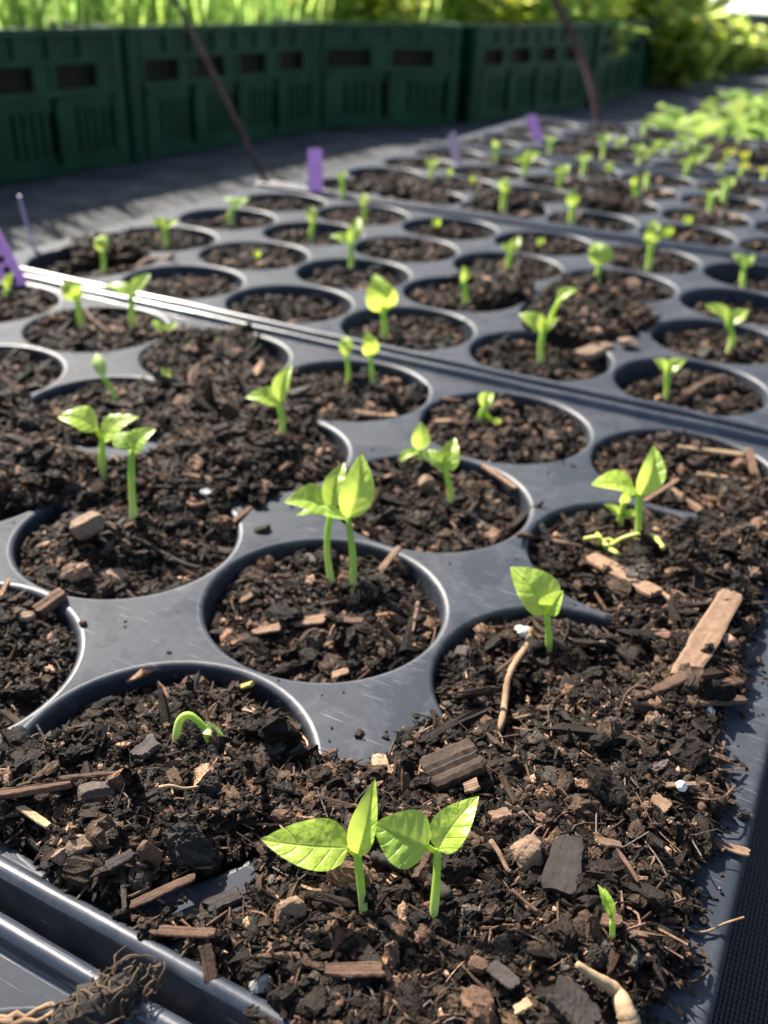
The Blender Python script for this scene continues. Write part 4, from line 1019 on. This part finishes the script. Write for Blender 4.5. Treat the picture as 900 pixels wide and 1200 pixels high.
chip('wood_stick', 'thin brown stick crossing the lip between two cells under the rim', 'stick', (485, 463), (540, 470), 5, W_BROWN, .6, (.05, .08), GW)
chip('bark_sliver', 'big brown bark curl in the forked seedling cell', 'bark sliver', (680, 418), (712, 405), 24, W_STONE, .4, (.04, .06), GW)
chip('bark_strip', 'long curved bark strip in the shaded cell at the right', 'bark strip', (796, 470), (850, 441), 9, W_BROWN, .5, (.03, .06), GW, bow=.04)
chip('bark_strip', 'tan bark strip at the tray edge under the Y-shaped seedling', 'bark strip', (128, 385), (168, 392), 13, W_STONE, .4, (.03, .03), GW)
root('bark_strip', 'curled tan bark strip on the deck at the grey ground edge', 'bark strip', [(161, 316), (172, 306), (188, 304), (200, 302), (204, 297)], 8, W_TAN, .03, GW)
root('twig', 'thin brown twig left of the crumpled leaf seedling pair', 'twig', [(100, 362), (106, 372), (118, 382), (128, 391)], 5, W_BROWN, .03)
lump('bark_lump', 'orange-tan chip in front of the perforated purple tag', 'bark lump', 6, 362, 14, 16, W_STONE, .02, GW)
for (x, y, w, h, lb) in ((752, 186, 16, 8, 'orange bark chip under the tiny back-row seedling'), (843, 247, 14, 9, 'orange bark chip beside the overlapping seedlings'), (862, 253, 13, 9, 'round tan chip right of the overlapping seedlings'),
                    (783, 226, 18, 7, 'orange chip right of the yellow-green shoot pair'), (625, 232, 14, 9, 'reddish chip in the third tray near the square-topped seedling'), (564, 216, 10, 11, 'reddish chip beside the dim bud near the grey thin tag'),
                    (742, 330, 22, 9, 'tan chip in the second tray near the paddle-leaf seedling'), (306, 309, 16, 8, 'pale chip under the dim green sprout'), (736, 398, 22, 9, 'tan chip at the edge of the merged soil')):
    lump('bark_lump', lb, 'bark lump', x, y, w, h, W_STONE, .03, 'bark chips in the back trays')
# fibrous root clump on the front rim
def root_clump():
    c = on_z(140, 1172, .04); k = px2(depth(c)); r = np.random.default_rng(77)
    base = empty('root_clump', c, 'dark fibrous clump of roots and soil lying across the front double rim', 'root clump')
    P = [on_z(x, y, z)-c for x, y, z in ((70, 1215, .0), (100, 1190, .03), (135, 1166, .06), (170, 1140, .07))]
    mb = MB(); Q = spline(P, 14); mb.tube(Q, np.array([.9, 1.3, 1.25, 1.2, 1.1, 1.25, 1.1, 1, .95, .9, .8, .6, .4][:len(Q)]+[.4]*max(0, len(Q)-13))*.045, 14)
    V = mb.v[0]; V += .03*np.stack([fbm(V[:, 0]+V[:, 2], V[:, 1]+i, 22, 3, i) for i in range(3)], -1)*2
    link('soil_core', mb.mesh('soil_core', W_CLOD, False, 'grain'), base)
    mb = MB()
    for _ in range(120):
        t = r.uniform(0, 1); p0 = Q[int(t*(len(Q)-1))]; d = unit(r.normal(0, 1, 3)*np.array([1, 1, .8])+np.array([0, 0, .25])); q = []
        rad = r.uniform(.038, .066); tan = unit(np.cross(d, r.normal(0, 1, 3)))
        for kk in range(6):
            pt = p0+d*rad; pt[2] = max(pt[2], -.04); q.append(pt)
            tan = unit(tan+r.normal(0, .7, 3)); d = unit(d+tan*.35); rad *= r.uniform(.9, 1.12); p0 = p0+(Q[-1]-Q[0])*r.normal(0, .03)
        mb.tube(spline(q, 12), r.uniform(.0014, .0034), 4)
    link('rootlet', mb.mesh('rootlet', W_DARKROOT, True, 'grain'), base)['kind'] = 'stuff'
    for pts in ([(-10, 1196), (30, 1190), (60, 1178), (95, 1180), (118, 1200)], [(-10, 1201), (40, 1196), (90, 1186), (130, 1205)], [(101, 1168), (103, 1185), (99, 1205)]):
        mb = MB(); qq = spline([on_z(x, y, .03)-c for x, y in pts], 16); mb.tube(qq+r.normal(0, .004, qq.shape), np.linspace(.008, .004, len(qq))*(1+.25*r.normal(0, 1, len(qq)).clip(-1, 1)), 7); link('thick_root', mb.mesh('thick_root', W_ROOT, True, 'grain'), base)
root_clump()
# crumbs scattered on the bare deck: past counting
def crumbs():
    r = np.random.default_rng(9); n = 230; pts = []
    while len(pts) < n:
        u, v = r.uniform(0, 900), r.uniform(480, 1200); p = on_z(u, v)
        if not (-5.4 < p[0] < .66 and -.48 < p[1] < 3.5): continue
        f = SURF[1]; i = int((p[0]-f['xs'][0])/f['res']); j = int((p[1]-f['ys'][0])/f['res'])
        i = min(max(i, 0), len(f['xs'])-1); j = min(max(j, 0), len(f['ys'])-1)
        if f['R'][i, j] < HOLE+.03 or f['keep'][i, j]: continue
        if r.random() > math.exp(-max(0, -f['cov'][i, j])/.05)+.035: continue
        pts.append((p[0], p[1], .003))
    C = np.array(pts); ln = np.exp(r.normal(math.log(.0075), .55, n)); sz = np.stack([ln*1.3, ln*.9, ln*.6], -1)
    VV = np.einsum('nij,nvj->nvi', rot_mats(r.uniform(0, 6.28, n), r.uniform(0, .3, n), r.uniform(0, 6.28, n)), BANK[r.integers(0, 60, n)]*sz[:, None, :])+C[:, None, :]
    QQ = (CH_Q[None]+(np.arange(n)*26)[:, None, None]).reshape(-1, 4)
    o = link('soil_crumbs', mesh_np('soil_crumbs', VV.reshape(-1, 3), [QQ], M_SOIL, np.repeat(soil_colors(n, r, .25), 26, 0)))
    tag(o, 'fine soil crumbs scattered over the bare deck of the front tray', 'soil crumbs', None, 'stuff')
crumbs()

# ------------------------------------------------------------------ plant tags
def plant_tag(label, b, t, wpx, edge_on=0.0, holes=False, mat=M_TAG):
    B = on_soil(*b); d0 = depth(B); u = px2(d0); T = at_depth(*t, d0)
    root = empty('plant_tag', B, label, 'plant tag', 'purple plant tags stuck in the trays')
    ax = unit(T-B); sd0 = unit(np.cross(ax, TO_CAM)); nr0 = np.cross(sd0, ax)
    sd = sd0*math.cos(edge_on)+nr0*math.sin(edge_on); nr = unit(np.cross(sd, ax)); w = wpx*u*.5; th = .008
    Ln = np.linalg.norm(T-B)
    prof = [(-.35*w, -.10), (-w, .10), (-w, Ln-.25*w), (-.75*w, Ln), (.75*w, Ln), (w, Ln-.25*w), (w, .10), (.35*w, -.10)]
    V = [sd*x+ax*y+nr*th*s_ for s_ in (-1, 1) for x, y in prof]; n = len(prof)
    mb = MB(); mb.add(V, [(i, (i+1) % n, n+(i+1) % n, n+i) for i in range(n)]+[(0, 7, 6, 1)[::-1], (1, 6, 5, 2)[::-1], (2, 5, 4, 3)[::-1], (8, 15, 14, 9), (9, 14, 13, 10), (10, 13, 12, 11)])
    link('blade', mb.mesh('tag_blade', mat), root)
    if holes:
        for y in np.linspace(.2, .85, 5):
            mb = MB(); c = ax*Ln*y; r_ = w*.30
            P = [c-nr*th*1.5, c+nr*th*1.5]; mb.tube(np.array(P), r_, 14); link('punched_hole', mb.mesh('punched_hole', M_PUNCH, True), root)
plant_tag('wide purple plant tag standing upright and facing forward at the second rim', (370, 234), (369, 174), 17)
plant_tag('slanted purple plant tag further back among the small seedlings', (633, 170), (622, 135), 11, .15)
plant_tag('purple plant tag with punched holes leaning at the frame edge', (24, 344), (-18, 268), 30, .2, True)
plant_tag('narrow lilac plant tag seen almost edge-on beside the punched one', (46, 316), (23, 232), 22, 1.25, False, M_TAGEDGE)
plant_tag('thin grey-lilac plant tag seen edge-on near the grey ground in the middle', (537, 192), (528, 158), 18, 1.15, False, M_TAGEDGE)

# ------------------------------------------------------------------ ground
def sheet(name, x0, x1, y0, y1, z, mat, n=2):
    xs = np.linspace(x0, x1, n); ys = np.linspace(y0, y1, n); X, Y = np.meshgrid(xs, ys, indexing='ij')
    V = np.stack([X, Y, np.full_like(X, z)], -1).reshape(-1, 3); Q = [(i*n+j, (i+1)*n+j, (i+1)*n+j+1, i*n+j+1) for i in range(n-1) for j in range(n-1)]
    o = link(name, mesh_np(name, V, [np.array(Q)], mat)); tag(o, kind='structure'); return o
sheet('ground', -4000, 4000, -4000, 4000, GROUND, M_GROUND)
wm = sheet('weed_mat', .3, 9, -7, 20.6, GROUND+.05, M_WEAVE); 
yd = sheet('white_corner_sheet', -400, 500, 105, 1200, GROUND+.08, M_WHITECORNER)  # pale sheet added far off to stand in for the white sky corner

# ------------------------------------------------------------------ crates
CL, CD, CHT = 6.2, 4.1, 2.32
def make_crate():
    root = empty('plastic_crate', (0, 0, GROUND), 'x', 'crate', 'green vented crates along the bed')
    # local: long side along +Y from 0..CL, face towards +X at x=0, body towards -X
    def walls(fn):
        pass
    mb = MB(); t = .10
    mb.box((-CD+t, t, .03), (-t, CL-t, .10)); link('crate_floor', mb.mesh('crate_floor', M_CRATE), root)
    # faces: lower slotted panel, window band, top rim
    def face(axis, pos, L0, L1, sgn):
        lower = MB(); band = MB(); 
        def bx(m, a0, a1, d0, d1, z0, z1):
            d0, d1 = (pos-d1*sgn, pos-d0*sgn); d0, d1 = min(d0, d1), max(d0, d1)
            m.box((d0, a0, z0), (d1, a1, z1)) if axis == 'x' else m.box((a0, d0, z0), (a1, d1, z1))
        n = int(round((L1-L0)/1.55)); bw = (L1-L0)/n
        for i in range(n):
            a = L0+i*bw
            bx(lower, a+.03, a+.17, 0, .13, .18, 1.20)                    # pilaster
            bx(lower, a+.17, a+bw*.34, .07, .11, .18, 1.28)
            for q in range(4):
                s0 = a+bw*.34+q*(bw*.56)/4
                bx(lower, s0+.085, s0+(bw*.56)/4, .06, .11, .30, 1.12)
            bx(lower, a+bw*.34, a+bw*.97, .072, .105, .18, .33)
            bx(lower, a+bw*.34, a+bw*.97, .072, .105, 1.05, 1.28)
        bx(lower, L0, L1, .01, .12, .04, .18)                                # bottom rail
        bx(band, L0, L1, .0, .12, 1.26, 1.38)
        for i in range(n*3):
            a = L0+i*bw/3
            if i % 3 == 2: bx(band, a+.12, a+bw/3, .05, .10, 1.38, 1.80)
            elif i % 3 == 1: pass
            else: bx(band, a, a+.10, .02, .11, 1.38, 1.80)
        bx(band, L0, L1, .01, .11, 1.76, 1.86)
        for i in range(n*2):
            a = L0+i*bw/2
            bx(band, a, a+bw*.16, .02, .075, 1.86, 2.22)
        bx(band, L0, L1, .08, .105, 1.86, 2.22)
        link('side_panel', lower.mesh('side_panel', M_CRATE), root); link('window_band', band.mesh('window_band', M_CRATE), root)
        # an added solid fill inside stops light passing through these windows
    face('x', 0, .3, CL-.3, 1); face('x', -CD, .3, CL-.3, -1)
    face('y', 0, -CD+.3, -.3, -1); face('y', CL, -CD+.3, -.3, 1)
    for x in (-.3, -CD):
        for y in (0, CL-.3):
            mb = MB(); mb.box((x, y, 0), (x+.3, y+.3, 2.20), .07); link('corner_post', mb.mesh('corner_post', M_CRATE), root)
    mb = MB()
    for lo, hi in (((-.16, 0, 2.2), (.04, CL, CHT)), ((-CD-.04, 0, 2.2), (-CD+.16, CL, CHT)), ((-CD, -.04, 2.2), (0, .16, CHT-.003)), ((-CD, CL-.16, 2.2), (0, CL+.04, CHT-.003))): mb.box(lo, hi, .03)
    link('top_rim', mb.mesh('top_rim', M_CRATE), root)
    mb = MB(); mb.box((-CD+.28, .28, .11), (-.28, CL-.28, 1.92)); link('light_block_fill', mb.mesh('light_block_fill', W_CRFILL), root)  # block added to keep sun from shining through the crate
    return root
crate0 = make_crate()
C_PTS = [(-12.60, 6.67, -.065), (-12.15, 12.95, -.056), (-9.65, 22.35, .97), (-9.45, 22.9, -.20), (-8.1, 29.3, .02), (-8.35, 35.7, .03), (-8.5, 42.1, -.10), (-7.8, 48.4, -.16), (-6.8, 54.8, -.2)]
C_LAB = ['green vented plastic crate cut off by the frame edge, the closest of the row', 'green vented crate behind the rusty rod, second in the row', 'green crate turned a little, with foliage drooping over its rim',
         'green crate in deep shade behind the slanted purple tag', 'dark green crate behind the curved brown stake', 'green crate beyond the curved stake, half under foliage',
         'far green crate above the grey ground strip', 'far green crate behind the bright leafy row', 'farthest green crate, nearly lost under the bright foliage']
for i, (x, y, a) in enumerate(C_PTS):
    c = crate0 if i == 0 else copy_tree(crate0)
    c.location = (x*S, y*S, (GROUND+.002)*S); c.rotation_euler = (0, 0, a); c['label'] = C_LAB[i]

# ------------------------------------------------------------------ rods
def rod(name, label, pts3, r0):
    b = np.array(pts3[0]); mb = MB(); Q = spline(pts3, 24); mb.tube(Q-b, r0, 10); o = link(name, mb.mesh(name, M_RUST, True), None, b)
    tag(o, label, 'garden stake', 'rusty stakes beside the bed')
fb = on_z(316, 224, GROUND); d0 = depth(fb)
rod('garden_stake', 'straight rusty steel rod leaning across the second crate', [fb-np.array([0, 0, .15]), fb, at_depth(262, 112, d0+.3), at_depth(205, 0, d0+.7), at_depth(150, -110, d0+1.0)], .052)
fb = on_z(703, 158, GROUND); d0 = depth(fb)
rod('garden_stake', 'curved brown stake standing behind the back-row seedlings', [fb-np.array([0, 0, .15]), fb, at_depth(697, 115, d0), at_depth(680, 62, d0+.2), at_depth(650, 0, d0+.4), at_depth(610, -80, d0+.8)], .10)

# ------------------------------------------------------------------ vegetation
def blades(n, seed, sampler, h0, h1, w0, w1, cols):
    r = np.random.default_rng(seed); b = sampler(r, n); h = r.uniform(h0, h1, n); a = r.uniform(0, 6.283, n); bend = r.uniform(.05, .45, n)*h
    sd = np.stack([np.cos(a), np.sin(a), 0*a], -1); dr = np.stack([-np.sin(a), np.cos(a), 0*a], -1)
    w = r.uniform(w0, w1, n); m = 5; V = np.zeros((n, m, 2, 3))
    for i in range(m):
        t = i/(m-1); c = b+np.array([0, 0, 1])*(h*t*(1-.1*t))[:, None]+dr*(bend*t*t)[:, None]
        ww = w*(1-t**1.8)+.004
        V[:, i, 0] = c-sd*ww[:, None]*.5; V[:, i, 1] = c+sd*ww[:, None]*.5
    base = (np.arange(n)*m*2)[:, None, None]
    Q = np.array([(2*i, 2*i+1, 2*i+3, 2*i+2) for i in range(m-1)])[None]+base
    col = np.array(cols)[r.integers(0, len(cols), n)]*r.uniform(.7, 1.3, (n, 1))
    return V.reshape(-1, 3), Q.reshape(-1, 4), np.repeat(col, m*2, 0)
def g_samp(r, n):
    y = r.uniform(-2, 32, n); x = -12.9-8.0*r.random(n)+np.where(y > 19, (y-19)*.42, 0); x = np.minimum(x, -11.5)
    z = np.where((x > -16.9) & (y < 19), GROUND+1.25, GROUND+.35)
    return np.stack([x, y, z], -1)
V, Q, T = blades(6000, 3, g_samp, 2.5, 4.3, .05, .17, [(1, 1, 1), (1.15, 1.12, .9), (.40, .5, .38), (1.45, 1.35, 1.1), (.62, .72, .6)])
tag(link('tall_grass', mesh_np('tall_grass', V, [Q], M_GRASS, T)), 'tall bright sunlit grass rising behind the green crates', 'grass', None, 'stuff')

def leaf_cloud(r, n, centers, spread, l0, l1):
    c = np.array(centers)[r.integers(0, len(centers), n)]+r.normal(0, 1, (n, 3))*np.array(spread)
    c[:, 2] = np.maximum(c[:, 2], .05)
    Rm = rot_mats(r.uniform(0, 6.283, n), np.abs(r.normal(.5, .5, n)), r.uniform(0, 6.283, n)); l = r.uniform(l0, l1, n)
    sh = np.array([(-.5, 0, 0), (-.15, -.30, .05), (.25, -.22, .04), (.5, 0, -.06), (.25, .22, .04), (-.15, .30, .05), (0.05, 0, -.03)])
    V = np.einsum('nij,nvj->nvi', Rm, sh[None]*l[:, None, None])+c[:, None]
    F = np.array([(0, 1, 6), (1, 2, 6), (2, 3, 6), (3, 4, 6), (4, 5, 6), (5, 0, 6)])[None]+(np.arange(n)*7)[:, None, None]
    col = np.array([1, 1, 1])*r.uniform(.6, 1.5, (n, 1))*np.stack([r.uniform(.85, 1.25, n), np.ones(n), r.uniform(.7, 1.1, n)], -1)
    return V.reshape(-1, 3), F.reshape(-1, 3), np.repeat(col, 7, 0)
def bush(label, x, y, h, w, n, seed, l0=.28, l1=.62, group='leafy plants behind the crates', mat=None, name='leafy_plant', cat='plant'):
    r = np.random.default_rng(seed); root = empty(name, (x, y, GROUND), label, cat, group)
    cs = []; mb = MB()
    for k in range(9):
        a = r.uniform(0, 6.283); rr = w*.5*math.sqrt(r.random()); top = np.array([rr*math.cos(a), rr*math.sin(a), h*r.uniform(.42, .95)])
        Q = spline([(0, 0, -.05), (top[0]*.3, top[1]*.3, top[2]*.55), top], 8); mb.tube(Q, np.linspace(.10, .03, len(Q))*h*.25, 6)
        for q in Q[3:]: cs.append(q)
    link('stem', mb.mesh('plant_stem', M_TRUNK, True), root)
    V, F, T = leaf_cloud(r, n, cs, (w*.14, w*.14, h*.09), l0, l1)
    link('foliage', mesh_np('plant_foliage', V, [F], mat or M_FOL, T), root)
    return root
B = [(-12.6, 21.6, 4.2, 3.0, 'leafy plant drooping over the turned crate'), (-12.2, 26.0, 4.4, 3.6, 'leafy plant spilling over the shaded crate rim'), (-10.7, 29.0, 3.4, 2.6, 'low leafy plant leaning over the shaded crate'),
     (-10.2, 31.6, 4.6, 4.4, 'tall leafy plant above the curved stake'), (-10.4, 34.6, 3.8, 3.2, 'leafy plant hanging over the crate beyond the curved stake'), (-10.6, 38.5, 4.6, 4.6, 'leafy plant behind the far crate'),
     (-10.2, 45, 4.4, 4.6, 'leafy plant above the far crates'), (-9.6, 51.5, 2.5, 3.2, 'leafy plant near the pale sky corner'), (-8.6, 58, 1.6, 3.2, 'sunlit leafy plant at the bright corner'),
     (-15.5, 27, 5.6, 4.6, 'tall leafy plant rising from the grass end'), (-15.5, 34, 6.0, 5.0, 'large leafy plant in the second rank'), (-15.5, 42, 5.6, 5.6, 'large leafy plant in the second rank, farther on'), (-15.5, 51, 5.0, 6.0, 'big far leafy plant in the second rank'),
     (-7.6, 38.4, 2.3, 2.6, 'pale leafy plant sprawling before the far crates'), (-7.7, 44.5, 2.3, 3.0, 'second pale sprawling plant before the far crates'), (-7.4, 50.5, 1.5, 3.0, 'pale sprawling plant hiding the farthest crates'), (-6.4, 57, .9, 3.2, 'low pale plant at the end of the crate row'),
     (-14.5, 62, 3.2, 5.0, 'last leafy plant before the pale sky corner'), (-7.0, 64, 1.25, 4.2, 'low sunlit plant by the pale sky corner')]
for i, (x, y, h, w, lb) in enumerate(B):
    bush(lb, x, y, h, w, int(650+55*w*w), 200+i, .30+.004*y, .62+.012*y)

def broad_plant(label, x, y, size, seed, n=24):
    p = np.array([x, y, GROUND+(.05 if y < 20.6 else 0)]); r = np.random.default_rng(seed)
    root = empty('broadleaf_plant', p, label, 'plant', 'bright broad-leaved plants in a row')
    for i in range(n):
        a = i*2.399+r.uniform(-.3, .3); el = r.uniform(.25, 1.35); l = size*r.uniform(.55, 1.0)
        d = np.array([math.cos(a)*math.cos(el), math.sin(a)*math.cos(el), math.sin(el)]); s0 = d*l*.45+np.array([0, 0, .08]); t = s0+np.array([d[0]*1.3, d[1]*1.3, d[2]*.55])*l*.75
        mb = MB(); mb.tube(spline([(0, 0, 0), s0*.6+np.array([0, 0, .05]), s0+unit(t-s0)*l*.06], 6), .035*size, 6, (1.3, 1.2, 1))
        t = s0+(t-s0)*.62; leaf_mesh(mb, s0, t, l*.34, unit(np.array([-d[0]*.5, -d[1]*.5, 1.0])+r.normal(0, .35, 3)), .3, .2, np.array([1, 1, 1])*r.uniform(.55, 1.25), 9, 7, 1.1, .06)
        link('leaf', mb.mesh('broad_leaf', M_LETT, True), root)
BP = [(-3.0, 17.7, 1.7, 'bright broad-leaved plant closest to the curved stake'), (-2.35, 17.35, 1.75, 'bright broad-leaved plant second along the row, over the seedlings'), (-1.7, 17.4, 1.8, 'bright broad-leaved plant with leaves hanging over the tray'),
      (-1.0, 17.4, 1.9, 'bright broad-leaved plant cut by the frame edge'), (-3.3, 19.5, 1.9, 'paler broad-leaved plant behind the first pair'), (-2.4, 19.3, 2.1, 'broad-leaved plant in the second rank above the drooping leaves'),
      (-1.5, 19.2, 2.2, 'broad-leaved plant in the second rank at the frame edge'), (-2.6, 21.8, 2.2, 'broad-leaved plant third rank back below the crates'), (-1.6, 21.8, 2.35, 'rearmost broad-leaved plant at the frame edge')]
for i, (x, y, sz, lb) in enumerate(BP): broad_plant(lb, x, y, sz, 60+i)

# ------------------------------------------------------------------ light, world, camera
SUN_AZ, SUN_EL = math.radians(152), math.radians(42)    # math angle from +X, where the sun stands
sv = Vector((math.cos(SUN_AZ)*math.cos(SUN_EL), math.sin(SUN_AZ)*math.cos(SUN_EL), math.sin(SUN_EL)))
sun = bpy.data.lights.new('sun', 'SUN'); sun.energy = 5.0; sun.angle = math.radians(.55); sun.color = (1.0, .93, .82)
so = bpy.data.objects.new('sun', sun); COL.objects.link(so); so.rotation_euler = sv.to_track_quat('Z', 'Y').to_euler()
w = bpy.data.worlds.new('World'); scene.world = w; w.use_nodes = True; nt = w.node_tree
sky = nt.nodes.new('ShaderNodeTexSky'); sky.sky_type = 'NISHITA'; sky.sun_disc = False
sky.sun_elevation = SUN_EL; sky.sun_rotation = math.pi/2-SUN_AZ; sky.dust_density = 2.0
bg = nt.nodes['Background']; bg.inputs['Strength'].default_value = .08; nt.links.new(sky.outputs['Color'], bg.inputs['Color'])

cd = bpy.data.cameras.new('camera'); co = bpy.data.objects.new('camera', cd); COL.objects.link(co)
from mathutils import Matrix
m = Matrix(((RT[0], UP[0], -FW[0], CAM[0]*S), (RT[1], UP[1], -FW[1], CAM[1]*S), (RT[2], UP[2], -FW[2], CAM[2]*S), (0, 0, 0, 1)))
co.matrix_world = m
cd.sensor_fit = 'HORIZONTAL'; cd.sensor_width = 36; cd.lens = FPX/900*36
cd.clip_start = .01; cd.clip_end = 1000
cd.dof.use_dof = True; cd.dof.focus_distance = 2.65*S; cd.dof.aperture_fstop = cd.lens/2.1
scene.camera = co
scene.view_settings.view_transform = 'Standard'; scene.view_settings.look = 'None'; scene.view_settings.exposure = 1.4; scene.view_settings.gamma = 1
scene.view_settings.use_curve_mapping = False
scene.render.engine = 'CYCLES'
scene.cycles.use_denoising = True
scene.cycles.max_bounces = 8; scene.cycles.transparent_max_bounces = 8
